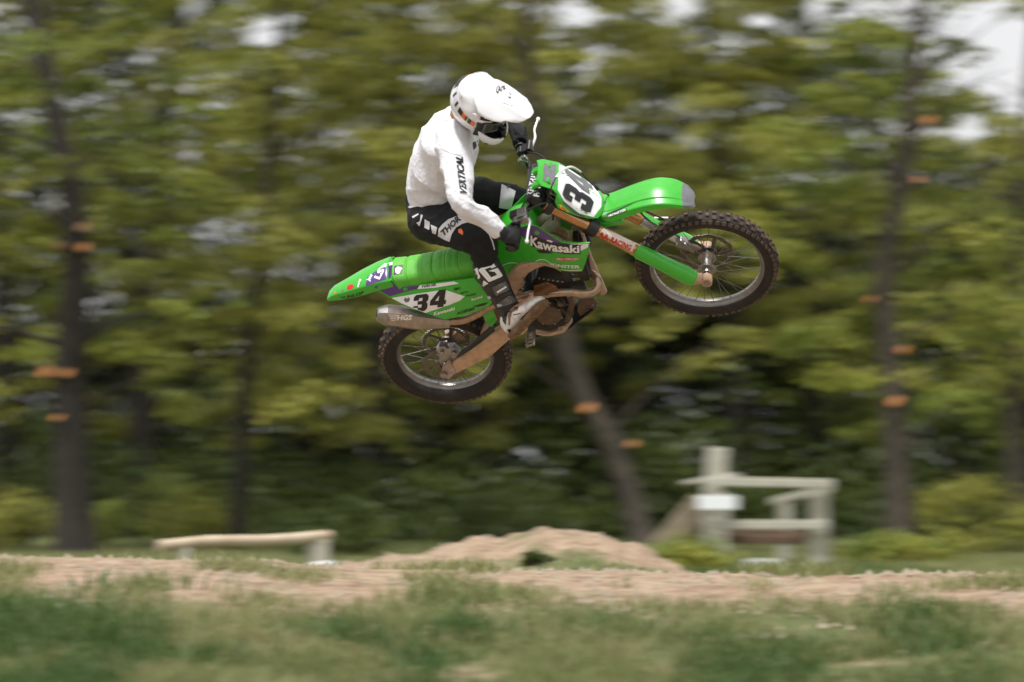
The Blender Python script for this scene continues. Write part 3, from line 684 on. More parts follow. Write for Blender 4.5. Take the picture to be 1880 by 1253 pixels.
# rear fender
def edgeloft(st, prof, name, m, parent=None, bev=0, sm_=40, thick=.004, right=True):
    """st: (px, py, hw, drop, crown, flare) right upper edge of each cross-section."""
    rings = []
    for px, py, hw, drop, crown, fl in st:
        e = bp(px, py, 1, -hw); sec = []
        half = [(hw + fl, -drop), (hw + fl * .6, -drop * .5), (hw, 0), (hw * .93, crown * .30), (hw * .6, crown * .75), (hw * .25, crown * .97), (0, crown)]
        out = [V3((e.x, -a, e.z + b)) for a, b in half]; out += [V3((v.x, -v.y, v.z)) for v in out[-2::-1]]
        inn = [V3((e.x, -a * .95, e.z + b - thick)) for a, b in half[1:]]; inn += [V3((v.x, -v.y, v.z)) for v in inn[-2::-1]]
        rings.append(out + inn[::-1])
    g = G(); g.loft(rings); return part(name, g, m, parent, smooth=sm_, bevel=bev)
RF = [(601, 551, .010, .012, .003, .0), (604, 548, .026, .020, .006, .0), (613, 543.5, .036, .032, .009, .004), (640, 536.5, .052, .042, .013, .006), (664, 529.5, .066, .044, .016, .006), (690, 522.5, .078, .040, .018, .006), (712, 517, .084, .045, .016, .0), (728, 519, .074, .040, .008, .0), (760, 524, .055, .035, .0, .0)]
rf = edgeloft(RF, None, 'rear_fender', 'green', sm_=38)

# seat with pleats
SE = [(718, 517), (726, 514), (745, 512), (784, 505), (825, 496), (865, 487), (905, 470), (930, 452)]
rings = []; ST = []
ev = [bp(x, y, 1, -.075) for x, y in SE]; ev = smoothpts(ev, 7); n = len(ev)
for i, e in enumerate(ev):
    t = i / (n - 1); hw = .052 + .026 * sm(0, .12, t) - .012 * sm(.6, 1, t); drop = .010 + .092 * sm(0, .15, t) - .01 * sm(.6, 1, t)
    rib = 0
    x = e.x
    if .14 < x < .62: rib = -.0035 * max(0, math.cos((x - .15) / .047 * 2 * math.pi)) ** 6
    cr = .020 * sm(0, .1, t)
    half = [(hw * 1.02 + .012, -drop), (hw + .012, -drop * .55), (hw + .006 , -.012), (hw - .004, .004), (hw * .75, cr * .65), (hw * .35, cr * .95), (0, cr)]
    o = [V3((e.x, -a - (rib if k > 0 else 0) * (.6 if k < 3 else 0), e.z + b + (rib if k > 1 else 0))) for k, (a, b) in enumerate(half)]
    o += [V3((v.x, -v.y, v.z)) for v in o[-2::-1]]; rings.append(o)
g = G()
# finer rings so pleats read
fine = []
for i in range(len(rings) - 1):
    for t in (0, .125, .25, .375, .5, .625, .75, .875): fine.append([a.lerp(b, t) for a, b in zip(rings[i], rings[i + 1])])
fine.append(rings[-1])
for r in fine:
    x = r[6].x
    if .12 < x < .66:
        q = -.0038 * max(0, math.cos((x - .15) / .068 * 2 * math.pi)) ** 14
        for k in range(1, 12): r[k] = r[k] + V3((0, (-q if k < 6 else q) * (.7 if k < 4 or k > 8 else 0), q if 2 < k < 10 else 0))
g.loft(fine); seat = part('seat', g, 'seat', smooth=50)
# pleat seams (stitched piping between the seat pleats)
# tank under the arms
TK = [(900, 462, .070), (925, 440, .082), (945, 428, .088), (962, 420, .085), (972, 420, .07)]
rings = []
for px, py, hw in TK:
    e = bp(px, py, 1, -hw); sec = [(hw + .01, -.16), (hw + .012, -.06), (hw, 0), (hw * .8, .025), (hw * .4, .036), (0, .038)]
    o = [V3((e.x, -a, e.z + b)) for a, b in sec]; o += [V3((v.x, -v.y, v.z)) for v in o[-2::-1]]; rings.append(o)
g = G(); g.loft(rings); tank = part('tank', g, 'green', smooth=50)
p = bp(955, 412, 1, 0); g = G(); g.lathe([(0, .085), (.03, .085), (.036, .07), (.036, .04)], V3((p.x, 0, p.z - .05)), (0, 0, 1), 24); part('fuel_cap', g, 'black')

# side number panels (right one traced, left mirrored)
def ypan(p): 
    if p is None: return -.12
    return -.080 - .070 * (1 - sm(.47, .635, p.z)) * (.55 + .45 * sm(-.08, .12, p.x)) - .012 * (1 - sm(.35, .6, p.z))
sp_loop = [(684.7, 527), (700, 521), (719, 514.5), (725.6, 521.5), (743, 526), (790, 521.5), (835, 516), (871, 511.5), (884, 528), (904, 556), (897, 563), (886, 567), (848, 581.7), (816, 587), (792, 579), (758.7, 568), (737, 559), (718, 548.5), (700, 538)]
g = shell(sp_loop, 1, ypan, .006, 7); side = part('side_panel', g, 'green', smooth=50)
def mirrored(name, o):
    me = o.data.copy(); me.transform(Matrix.Diagonal((1, -1, 1, 1))); me.flip_normals(); q = bpy.data.objects.new(name, me); COL.objects.link(q); q.parent = bike; return q
mirrored('side_panel', side)
F = BM; T = bvh(side)
def dc(name, loops, m, tree=None, lift=.0012, step=6, parent=None): return decal(name, loops, tree or T, M[m], parent or side, F, step, lift)
def tx(name, s, a, b, h, m, tree=None, bold=.012, shear=0., lift=.0032, parent=None): return text(name, s, a, b, h, tree or T, M[m], parent or side, F, bold, shear, lift)
dc('purple_graphic', [[(686, 527.5), (701, 522), (718.5, 515.5), (724.5, 522.5), (743, 527), (771, 524), (766, 531), (742, 537), (716, 544.5), (700, 536)]], 'purple')
dc('white_stripe', [[(771, 524), (790, 522.5), (833, 517.2), (843, 521), (800, 528.5), (766, 531)]], 'white')
tx('seat_line_lettering', 'TWIN AIR', (774, 529.5), (801, 525), (-.5, -4.5), 'ink', bold=.03)
dc('number_plate', [[(719, 547.5), (757, 541), (816, 532), (835, 538.5), (853, 544.5), (845, 552), (826, 560), (781, 575), (760, 567), (738, 557.5)]], 'white')
sh_ = (5.2, -30.5)
dc('race_number_digit', maploops(D3, (756.5, 574), (27, -3.2), (4.0, -31.5)), 'ink', lift=.004, step=4)
dc('race_number_digit', maploops(D4, (788, 566.5), (29.5, -3.0), (4.5, -32)), 'ink', lift=.004, step=4)
tx('maker_lettering', 'Kawasaki', (797, 580), (835, 569.5), (-.5, -6.5), 'white_ink', bold=.03)
tx('sponsor_lettering', 'ACERBIS', (838, 579), (872, 569.5), (-.5, -5.0), 'ink', bold=.03, shear=.2)
tx('sponsor_lettering', 'EBC', (834, 534), (846, 532), (-.5, -5.0), 'ink', bold=.03)
tx('sponsor_lettering', 'MOTUL', (846, 541), (860, 538), (-.3, -3.6), 'ink', bold=.02)
tx('sponsor_lettering', 'NGK', (856, 546), (875, 542), (-.3, -3.8), 'ink', bold=.02)
tx('sponsor_lettering', 'Renthal', (866, 553), (886, 547), (-.4, -4.6), 'white_ink', bold=.02)
dc('shamrock_mark', [[(741, 551), (744, 546.5), (747, 549), (750, 546), (753, 549.5), (751, 554), (745, 556)]], 'grey_ink', lift=.002)
dc('side_cut_graphic', [[(868, 563), (884, 558), (897, 555.5), (890, 561), (878, 564)]], 'ink')
p = bp(744.5, 531.5, 1, ypan(bpf(744.5, 531.5, 1, ypan)) - .001); g = G(); g.lathe([(0, -.004), (.011, -.003), (.012, .002)], p, n=20); part('panel_bolt', g, 'green')
TF = bvh(rf)
def fdc(n, l, m, step=6, lift=.0012): return decal(n, l, TF, M[m], rf, F, step, lift)
fdc('purple_graphic', [[(671, 524), (674, 510), (688, 499), (705, 491), (722, 486), (720, 502), (716, 511), (688, 520), (673, 526)]], 'purple')
fdc('white_graphic', [[(696, 493), (706, 484), (722, 481), (730, 481.5), (724, 485.5), (708, 490)]], 'white')
text('sponsor_lettering', 'DUNLOP', (623, 553), (668, 541.5), (-.8, -6), TF, M['ink'], rf, F, .03, .25, .003)
for s, a, b_, h in (('LS', (697, 514), (707, 495), (-11, -4)), ('Jcw', (680, 518), (687, 505), (-8, -3)), ('xtrig', (659, 529), (664, 513), (-4.5, -1.5))):
    text('fender_lettering', s, a, b_, h, TF, M['white_ink'], rf, F, .05, 0, .003)
fdc('round_sponsor_mark', [[(636, 528), (640, 523), (647, 522), (650, 526), (645, 532), (638, 533)]], 'red', lift=.0015)
fdc('small_star_mark', [[(613, 537), (616, 534), (618, 537), (616, 540)]], 'orange')
fdc('small_dark_mark', [[(625, 535), (629, 531), (631, 534), (627, 537)]], 'grey_ink')
TS = bvh(seat)
decal('seat_badge', [[(724, 488.5), (740, 486), (738.5, 502.5), (722.5, 505.5)]], TS, M['ink'], seat, F, 5, .0015)
decal('seat_badge_emblem', [[(725.5, 500), (726, 493), (730, 489.5), (735, 491), (739, 493), (735, 497), (734, 502), (729, 503)]], TS, M['white_ink'], seat, F, 4, .003)

# muffler
ax0 = bp(692, 577, 1, -.145); ax1 = bp(758, 585, 1, -.14); ax2 = bp(826, 591, 1, -.13)
g = G(); dm = (ax2 - ax0).normalized()
P = [ax0, ax0 + dm * .004, ax0 + dm * .045, ax0 + dm * .055]
g.tube(P, [(.030, .026), (.036, .032), (.056, .050), (.057, .051)], 10, up=(0, 0, 1)); 
g.tube([ax0 - dm * .004, ax0 + dm * .02], [(.017, .017), (.016, .016)], 16, mi=1)
mf = part('muffler', g, ['steel', 'black'], smooth=28, bevel=.004)
g = G(); g.tube([ax0 + dm * .052, ax0 + dm * .15, ax1 + dm * .03, ax2], [(.0575, .052), (.059, .054), (.056, .052), (.034, .034)], 10, up=(0, 0, 1)); cn = part('canister', g, 'titan', mf, smooth=28, bevel=.004)
TM = bvh(mf)
TM = BVHTree.FromPolygons([BM @ v.co for v in cn.data.vertices], [tuple(p_.vertices) for p_ in cn.data.polygons])
text('muffler_lettering', 'HGS', (729, 588.5), (757, 588), (-.5, -9.5), TM, M['sticker'], mf, F, .04, .2, .003)
for k in range(4): decal('wing_emblem', [[(713 + k * 1.5, 577.5 + k * 3.6), (733 - k * 2, 578.6 + k * 3.2), (731 - k * 2, 580.2 + k * 3.2), (714 + k * 1.5, 579.2 + k * 3.6)]], TM, M['sticker'], mf, F, 6, .003)
g = G(); g.tube(smoothpts([ax2 - dm * .02, bp(850, 588, 1, -.12), bp(880, 575, 1, -.12), bp(905, 560, 1, -.13), bp(945, 550, 1, -.14), bp(978, 541, 1, -.15)], 4), .021, 14); part('mid_pipe', g, 'pipe')
hp = [bp(972, 541, 1, -.165), bp(995, 540, 1, -.17), bp(1020, 538, 1, -.175), bp(1046, 537, 1, -.185), bp(1070, 539, 1, -.19), bp(1089, 536, 1, -.18), bp(1099, 524, 1, -.155), bp(1095, 509, 1, -.12), bp(1079, 500, 1, -.06), bp(1055, 497, 1, -.01)]
g = G(); g.tube(smoothpts(hp, 6), .0195, 18); hd = part('exhaust_header', g, 'pipe', smooth=60)
Q = smoothpts(hp, 6)
for i in (8, 17): g = G(); g.tube([Q[i], Q[i + 1]], .0225, 16); part('pipe_clamp', g, 'steel', hd)
hs_ = [(980, 526), (1004, 518.5), (1021, 526), (1025, 533), (1022, 541), (996, 547.5), (979, 543.5)]
g = shell(hs_, 1, lambda p: -.195 if p is None else -.195 + min(.02, 6 * (p.z - bp(1003, 533, 1, -.195).z) ** 2), .003, 5); part('heat_shield', g, 'shield', bevel=.001)

# frame
fr = [(932, 513), (940, 501), (953, 489), (975, 484), (1005, 483), (1030, 492), (1042, 502), (1034, 503), (1018, 494), (1000, 489), (985, 494), (970, 503), (962, 515), (962, 527), (954, 532), (950, 545), (943, 545), (937, 530)]
g = G(); L_, o_ = slabpx(fr, -.135, -.09); g.slab(L_, o_); g.mirror(); part('main_frame', g, 'dustalu', bevel=.006)
dn = [(945, 536), (958, 530), (968, 560), (962, 592), (975, 604), (1010, 612), (1030, 606), (1046, 590), (1052, 592), (1036, 612), (1012, 618), (972, 612), (948, 596), (952, 568)]
g = G(); L_, o_ = slabpx(dn, -.085, -.055); g.slab(L_, o_); g.mirror(); part('cradle_frame', g, 'alu', bevel=.005)
g = G(); g.tube([(1.075, 0, .50), (.99, 0, .80)], .034, 16); g.tube([(.99, -.02, .62), (.80, -.065, .56)], [(.03, .015)] * 2, 10); g.tube([(.99, .02, .62), (.80, .065, .56)], [(.03, .015)] * 2, 10)
g.tube([(1.04, 0, .52), (.98, 0, .30), (.93, 0, .05)], .024, 12); part('steering_head', g, 'alu')
g = G()
for s in (-1, 1):
    g.tube([(.62, s * .07, .53), (.25, s * .06, .53), (.02, s * .05, .57)], .011, 10); g.tube([(.45, s * .07, .26), (.15, s * .06, .50)], .010, 10)
part('subframe', g, 'alu')

# engine
def slabp(name, loop, y0, y1, m, bev=.006, parent=None, mir=False):
    g = G(); L_, o_ = slabpx(loop, y0, y1); g.slab(L_, o_)
    if mir: g.mirror()
    return part(name, g, m, parent, bevel=bev, smooth=40)
eng = slabp('engine', [(948, 560), (962, 548), (1000, 545), (1040, 548), (1052, 560), (1054, 580), (1046, 592), (1034, 603), (1010, 611), (980, 606), (958, 596), (944, 580)], -.115, .115, 'engine', .012)
slabp('cylinder', [(985, 560), (975, 520), (1000, 497), (1035, 500), (1052, 520), (1048, 556)], -.08, .08, 'engine', .008, eng)
slabp('cylinder_head', [(983, 512), (990, 490), (1020, 486), (1046, 498), (1050, 515), (1030, 524)], -.095, .095, 'black', .01, eng)
tcx = bp(965, 512, 1, -.10); 
cc = bp(1007, 582, 1, -.155); g = G()
g.lathe([(0, 0), (.058, 0), (.062, .003), (.066, .012), (.069, .04)], cc, n=40)
cv = part('clutch_cover', g, 'cover', eng, smooth=30)
for k in range(7):
    a = 2 * math.pi * k / 7 + .2; p = cc + V3((math.cos(a) * .066, .008, math.sin(a) * .066)); g = G(); g.tube([p, p + V3((0, .02, 0))], .0065, 6); part('bolt', g, 'steel', eng)
wpc = bp(1030, 559.5, 1, -.15); g = G(); g.lathe([(0, 0), (.018, 0), (.021, .005), (.022, .05)], wpc, n=24); part('water_pump', g, 'cover', eng)
slabp('case_rib', [(1038, 545), (1051, 548), (1056, 560), (1050, 575), (1044, 590), (1036, 594), (1040, 572), (1044, 560)], -.135, -.10, 'cover', .005, eng)
slabp('starter_cover', [(955, 549), (972, 543), (992, 549), (996, 556), (978, 562), (960, 562)], -.145, -.1, 'engine', .006, eng)
for k, (a, b_, c_, d_) in enumerate(((962, 553, 990, 548), (1020, 549, 1044, 560), (1030, 566, 1048, 582))):
    g = G(); g.tube(smoothpts([bp(a, b_, 1, -.15), bp((a + c_) / 2, (b_ + d_) / 2 + 2, 1, -.16), bp(c_, d_, 1, -.145)], 4), .006, 8); part('coolant_hose', g, 'black', eng)
for k in range(6):
    p = bp(990 + k * 8.5, 512 + k * 1.2, 1, -.102); g = G(); g.tube([p, p + V3((0, .02, 0))], .006, 6); part('bolt', g, 'steel', eng)
for k in range(5):
    p = bp(961 - k * 1.5 + (k % 2) * 3, 512 + k * 6, 1, -.14); g = G(); g.tube([p, p + V3((0, .012, 0))], .006, 6); part('bolt', g, 'steel')
TE = bvh(eng); 
tg = [(974, 513), (990, 508)]
# skid plate with holes and radiator lower guards
gd = [(1062, 550), (1090, 548), (1096, 556), (1092, 570), (1080, 580), (1068, 584), (1060, 572)]
hl = [[(1074 + i * 6.2, 562 + j * 6 + i * -1), (1077.5 + i * 6.2, 561 + j * 6 - i), (1078 + i * 6.2, 565 + j * 6 - i), (1074.5 + i * 6.2, 566 + j * 6 - i)] for i in range(3) for j in range(2) if not (i == 2 and j == 1)]
g = shell(gd, 1, lambda p: -.06, .004, 6, hl); part('engine_guard', g, 'cover')
g = G(); g.tube([(.86, 0, .02), (.70, 0, -.035), (.48, 0, -.03)], [(.008, .075), (.008, .085), (.008, .07)], 10, up=(0, 0, 1)); part('skid_plate', g, 'black')
# radiators
for s in (-1, 1):
    g = G(); c = V3((1.02, s * .115, .43)); rot = Matrix.Rotation(R(16), 3, 'Y')
    g.box(c, (.03, .10, .25), rot, mi=0)
    for k in range(12): g.box(c + rot @ V3((.018, 0, -.11 + k * .02)), (.006, .096, .007), Matrix.Rotation(R(50), 3, 'Y'), mi=1)
    part('radiator', g, ['engine', 'black'])
# right shroud: dark louvre area below
lv = [(1030, 497), (1066, 497), (1070, 512), (1077, 530), (1086, 545), (1078, 546), (1064, 536), (1050, 530), (1036, 512)]
g = shell(lv, 1, lambda p: -.15, .004, 8, [[(1046, 502), (1060, 501), (1062, 506), (1048, 507)], [(1050, 511), (1063, 510), (1066, 515), (1053, 517)]]); part('radiator_louvre', g, 'black')
g = G(); g.tube(smoothpts([bp(1081, 470, 1, -.09), bp(1083, 485, 1, -.09), bp(1086, 500, 1, -.09)], 4), .006, 10); part('overflow_hose', g, 'tan')

# shroud
def ysh(p):
    if p is None: return -.14
    return -.085 - .095 * sm(.66, 1.10, p.x) - .02 * math.sin(min(1, max(0, (p.z - .35) / .35)) * math.pi)
shl = [(898, 450), (914, 438), (934, 426), (952, 418), (968, 413.5), (986, 415), (1004, 427), (1024, 440), (1035, 445), (1060, 446.5), (1083, 446), (1081, 462), (1076, 480), (1069, 499), (1050, 500), (1034, 498), (1018, 490), (1004, 484), (990, 482), (978, 484), (953, 489), (941, 498), (930, 513), (915, 505), (903, 480)]
g = shell(shl, 1, ysh, .005, 8); shroud = part('radiator_shroud', g, 'green', smooth=50); ms = mirrored('radiator_shroud', shroud); ms.location = (0, 0, -.03)
TT = bvh(shroud)
def sdc(n, l, m, step=6, lift=.0012): return decal(n, l, TT, M[m], shroud, F, step, lift)
sdc('purple_graphic', [[(952, 420), (970, 414.5), (986, 416.5), (1004, 429), (1024, 442), (1034, 447), (1060, 449), (1075, 450), (1060, 453), (1020, 449), (985, 441), (960, 436), (950, 425)]], 'purple')
sdc('white_graphic', [[(1042, 448), (1081, 447.5), (1079, 455), (1066, 461), (1066, 452)]], 'white')
sdc('lettering_backing', [[(972, 434), (978, 432), (1010, 445), (1045, 449), (1066, 450.5), (1066, 467), (1040, 467.5), (1005, 461), (975, 453)]], 'ink', lift=.002)
def arctext(name, s, pts, hts, tree, m, parent, bold=.02, lift=.0045):
    v, f = textmesh(s, bold, 0); P_ = []
    A, B, C_ = map(Vector, pts)
    for x, y in v:
        q = A * (1 - x) ** 2 + B * 2 * x * (1 - x) + C_ * x * x; h = hts[0] + (hts[1] - hts[0]) * x; P_.append(q + Vector((0, -h * y)))
    return project(name, P_, f, tree, m, parent, F, lift)
arctext('maker_lettering', 'Kawasaki', [(974, 451.5), (1012, 466), (1064, 465)], (19, 14), TT, M['white_ink'], shroud, bold=.03)
sdc('red_sponsor_oval', [[(1017, 476), (1025, 473.5), (1042, 473), (1056, 474), (1066, 475.5), (1056, 478.5), (1040, 479.5), (1026, 478.5)]], 'red')
text('sponsor_lettering', 'PRO CIRCUIT', (1022, 478), (1062, 478), (0, -3.6), TT, M['white_ink'], shroud, F, .02, 0, .003)
arctext('sponsor_lettering', 'MONSTER', [(1007, 486), (1030, 494.5), (1065, 493)], (5, 6), TT, M['white_ink'], shroud, bold=.03, lift=.003)
sdc('black_slash_graphic', [[(984, 460), (994, 458.5), (1006, 461), (1016, 465.5), (1004, 466), (990, 465)]], 'ink')
for a, b_, c_, d_ in (((918, 490), (932, 484), (944, 483), (953, 486)), ((983, 481), (990, 477.5), (1000, 477.5), (1010, 483)), ((1008, 484), (1030, 495), (1050, 497), (1068, 496))):
    Q = smoothpts([Vector(a), Vector(b_), Vector(c_), Vector(d_)], 4); lp = [(q[0], q[1] - .6) for q in Q] + [(q[0], q[1] + .6) for q in Q[::-1]]
    sdc('thin_white_line', [lp], 'white_ink')
sdc('round_vent_mark', [[(986 + 4.6 * math.cos(t), 427.5 + 4 * math.sin(t)) for t in [k * .524 for k in range(12)]]], 'green', lift=.002)
sdc('small_purple_lettering', [[(1003, 442.5), (1006, 440.5), (1015, 443.5), (1013, 446)]], 'white_ink', lift=.002)

# forks
fd = V3((-math.sin(R(27)), 0, math.cos(R(27))))
def FK(s, y): return V3((WB - .035, y, 0)) + fd * s     # along fork from axle height
for sgn in (-1, 1):
    y = sgn * .108
    g = G(); g.tube([FK(.36, y), FK(.365, y), FK(.40, y), FK(.405, y), FK(.92, y)], [.028, .0325, .0325, .030, .030], 24); ft_ = part('fork_tube', g, 'gold', smooth=40)
    g = G(); g.tube([FK(.06, y), FK(.37, y)], .0245, 20); part('fork_slider', g, 'silver', ft_)
    g = G(); g.tube([FK(.91, y), FK(.925, y)], .024, 16); part('fork_cap', g, 'black', ft_)
    g = G(); a = V3((WB, y, 0)); g.tube([FK(.10, y), FK(.04, y), a + V3((-.012, 0, .02))], [.027, .03, .026], 14); g.tube([a + V3((0, -.024, 0)), a + V3((0, .024, 0))], .027, 18); g.tube([a + V3((0, -.0255 * 1, 0)), a + V3((0, .026, 0))], .016, 18); part('axle_lug', g, 'dustalu', bevel=.002)
    # fork guard: half-shell wrapping the slider front and outside
    rings = []
    for s, r, op in ((.045, .040, 1.35), (.09, .044, 1.5), (.16, .041, 1.5), (.24, .038, 1.5), (.32, .038, 1.45), (.37, .041, 1.15), (.40, .043, .6)):
        c = FK(s, y); fx = V3((fd.z, 0, -fd.x)); out = V3((0, sgn, 0)); mid = (fx * .55 + out * .85).normalized(); tv = fd.cross(mid) * sgn
        o = []; m_ = 9
        for k in range(m_): a = -op + 2 * op * k / (m_ - 1); o.append(c + (mid * math.cos(a) + tv * math.sin(a)) * r)
        for k in range(m_ - 1, -1, -1): a = -op + 2 * op * k / (m_ - 1); o.append(c + (mid * math.cos(a) + tv * math.sin(a)) * (r - .004))
        rings.append(o)
    g = G(); g.loft(rings); part('fork_guard', g, 'green', smooth=45)
fR = [o for o in bike.children if o.name.startswith('fork_tube')][0]
TFk = bvh(fR)
decal('fork_sticker', [[(1101, 427), (1108, 419), (1168, 447), (1160, 463)]], TFk, M['sticker'], fR, F, 3, .0018)
text('fork_lettering', 'R.R. RACING', (1099.5, 436), (1157, 461), (4.2, -10), TFk, M['red'], fR, F, .03, .1, .0058)
g = G()
for s, dz in ((.565, .05), (.585, .0)):
    pass
c0 = FK(.60, -.108); c1 = FK(.60, .108)
def clamp(name, s, h, fwdo):
    g = G()
    for y in (-.108, .108): g.tube([FK(s - h / 2, y), FK(s + h / 2, y)], .041, 20)
    a = FK(s, -.108); b_ = FK(s, .108); off = V3((-.035, 0, -.012)); g.tube([a, a.lerp(b_, .3) + off, a.lerp(b_, .7) + off, b_], [(h * .42, .032)] * 4, 10, up=tuple(fd)); return part(name, g, 'black', bevel=.003)
clamp('lower_clamp', .648, .055, 0); clamp('upper_clamp', .895, .035, 0)
g = G(); g.tube([FK(.58, 0) + V3((-.04, 0, -.01)), FK(.88, 0) + V3((-.04, 0, -.01))], .018, 14); part('steering_stem', g, 'black')
# front brake caliper and lines on left leg
g = G(); c = V3((WB - .06, .075, .10)); g.box(c, (.05, .045, .10), Matrix.Rotation(R(-35), 3, 'Y')); g.tube([c + V3((0, -.005, .02)), c + V3((0, -.034, .02))], .014, 14); part('front_brake_caliper', g, 'steel', bevel=.006)
BH = [bp(985, 425, 1, -.10), bp(1000, 380, 1, -.09), bp(1012, 345, 0, 1.17), bp(1022, 325, 0, 1.20), bp(1035, 311, 0, 1.22), bp(1050, 307, 0, 1.235), bp(1066, 316, 0, 1.24), bp(1080, 332, 0, 1.25), bp(1096, 345, 0, 1.26), bp(1115, 357, 1, .06), bp(1150, 372, 1, .11), bp(1205, 397, 1, .14), bp(1222, 405, 1, .14), bp(1236, 425, 1, .14), bp(1250, 455, 1, .12)]
g = G(); g.tube(smoothpts(BH[1:], 5), .0045, 8); bh = part('front_brake_hose', g, 'black')
g = G(); g.tube(smoothpts(BH[2:7], 5), .0055, 8); part('hose_sleeve', g, 'silver', bh)
g = G(); g.box(BH[8], (.016, .016, .03)); part('hose_clip', g, 'black', bh, bevel=.002)
g = G(); g.box(bp(1214, 402, 1, .15), (.07, .012, .018), Matrix.Rotation(R(27), 3, 'Y')); part('hose_guide', g, 'steel', bevel=.002)

# front number plate: x = f(y,z)
def xpl(p):
    if p is None: return 1.15
    zz = p.z; base = 1.195 - (zz - .62) * .32 - .035 * sm(.80, .62, zz)
    return base - 2.4 * p.y * p.y - .35 * max(0, abs(p.y) - .05)
npl = [(970.5, 304), (976, 297), (993, 294.5), (1005, 298.5), (1016, 303.5), (1027, 312), (1045, 322), (1060, 331), (1075, 336), (1083, 347), (1095, 352), (1097, 358), (1090, 363), (1088.5, 388), (1093, 395), (1078, 407.5), (1049.6, 407.5), (1040, 392), (1001, 386), (996.5, 378), (997, 363), (1008, 333), (1008, 320), (1000, 308), (985, 308)]
def fullplate():
    pass
# symmetric plate built from its own cross-sections
PS = [(.585, .045), (.61, .105), (.645, .125), (.69, .136), (.74, .142), (.79, .145), (.825, .138), (.85, .112), (.875, .100), (.92, .095), (.945, .07)]
rings = []
def px_(y, z):
    a = abs(y); b_ = 1.222 - (z - .62) * .36
    return b_ - .25 * max(0, a - .03) - 32 * max(0, a - .102) ** 2 - .04 * sm(.86, .95, z)
for z, hw in PS:
    hw *= .94
    yy = [hw * t for t in (-1, -.93, -.85, -.76, -.65, -.45, -.25, -.1, 0, .1, .25, .45, .65, .76, .85, .93, 1)]
    o = [V3((px_(y, z), y, z)) for y in yy]; o += [v + V3((-.005, 0, 0)) for v in o[::-1]]; rings.append(o)
g = G(); g.loft(rings); plate = part('front_number_plate', g, 'green', smooth=50)
TP = bvh(plate)
def pl_(y, z): # local to photo pixel for laying out plate print
    q = BM @ V3((px_(y, z), y, z)) - CAM; d = q.dot(cF); return (940 + FPX * q.dot(cU) / d, 626.5 - FPX * q.dot(cV) / d)
print('plate corners', [tuple(round(a) for a in pl_(y, z)) for y, z in ((-.132, .635), (.132, .635), (-.118, .80), (.118, .80), (0, .575), (0, .93), (-.088, .905))])
def pdc(n, yz, m, lift): return decal(n, [[pl_(y, z) for y, z in l] for l in yz], TP, M[m], plate, F, 4, lift)
pdc('white_background', [[(-.105, .632), (-.03, .61), (.03, .61), (.105, .632), (.122, .70), (.116, .80), (.085, .855), (0, .868), (-.085, .855), (-.116, .80), (-.122, .70)]], 'white', .0015)
pdc('race_number_digit', [[(-.104 + .092 * x, .655 + .170 * y) for x, y in D3[0]]], 'ink', .006)
pdc('race_number_digit', [[(.006 + .096 * x, .655 + .170 * y) for x, y in l] for l in D4], 'grey_ink', .006)
pdc('grey_top_band', [[(-.07, .873), (.07, .873), (.06, .92), (-.06, .92)]], 'grey_ink', .002)
pdc('yellow_mark', [[(-.141, .735), (-.133, .70), (-.128, .80), (-.137, .815)]], 'yellow', .002)
pdc('orange_mark', [[(-.138, .745), (-.132, .74), (-.130, .785), (-.136, .785)]], 'orange', .003)
pdc('purple_edge_graphic', [[(-.124, .66), (-.120, .655), (-.124, .72), (-.118, .80), (-.122, .80), (-.128, .72)]], 'purple', .002)
g = G(); 
for s in (-1, 1): g.tube([V3((px_(0, .89) - .01, s * .05, .90)), V3((1.02, s * .05, .90)), V3((.97, s * .05, .87))], [(.012, .02)] * 3, 8, up=(0, 0, 1))
part('plate_strap', g, 'green', plate)

# front fender
FFs = [(1091, 393, .060, .010, .010, .0), (1105, 398, .073, .030, .010, .004), (1122, 397, .079, .034, .012, .006), (1150, 388, .082, .030, .014, .008), (1180, 380, .087, .028, .018, .008), (1208, 376, .091, .026, .019, .006), (1235, 376, .087, .024, .017, .004), (1253, 378, .078, .022, .013, .002)]
def ffring(px, py, hw, drop, crown, fl, thick=.004):
    e = bp(px, py, 1, -hw)
    k = crown / .02
    half = [(hw + fl, -drop), (hw + fl * .4, -drop * .45), (hw, 0), (hw * .94, .004 * k), (hw * .80, .005 * k), (hw * .62, .008 * k), (hw * .56, .0145 * k), (hw * .36, .0165 * k), (hw * .22, .018 * k), (hw * .14, .0195 * k), (0, .019 * k)]
    o = [V3((e.x, -a, e.z + b)) for a, b in half]; o += [V3((v.x, -v.y, v.z)) for v in o[-2::-1]]
    i = [V3((v.x, v.y * .95, v.z - thick)) for v in o[1:-1]]; return o + i[::-1]
g = G(); rr_ = [ffring(*s) for s in FFs]; fin = []
for i in range(len(rr_) - 1):
    p0 = rr_[max(i - 1, 0)]; p1 = rr_[i]; p2 = rr_[i + 1]; p3 = rr_[min(i + 2, len(rr_) - 1)]
    for t in (0, .25, .5, .75): fin.append([.5 * ((2 * b_) + (c_ - a) * t + (2 * a - 5 * b_ + 4 * c_ - d_) * t * t + (3 * b_ - a - 3 * c_ + d_) * t ** 3) for a, b_, c_, d_ in zip(p0, p1, p2, p3)])
fin.append(rr_[-1]); g.loft(fin); ff = part('front_fender', g, 'green', smooth=20)
g = G(); g.loft([rr_[-1], ffring(1262, 378.5, .070, .022, .012, 0), ffring(1270, 378, .054, .018, .010, 0), ffring(1275, 376, .030, .012, .006, 0)]); ftp = part('fender_tip', g, 'grey_ink', ff, smooth=32)
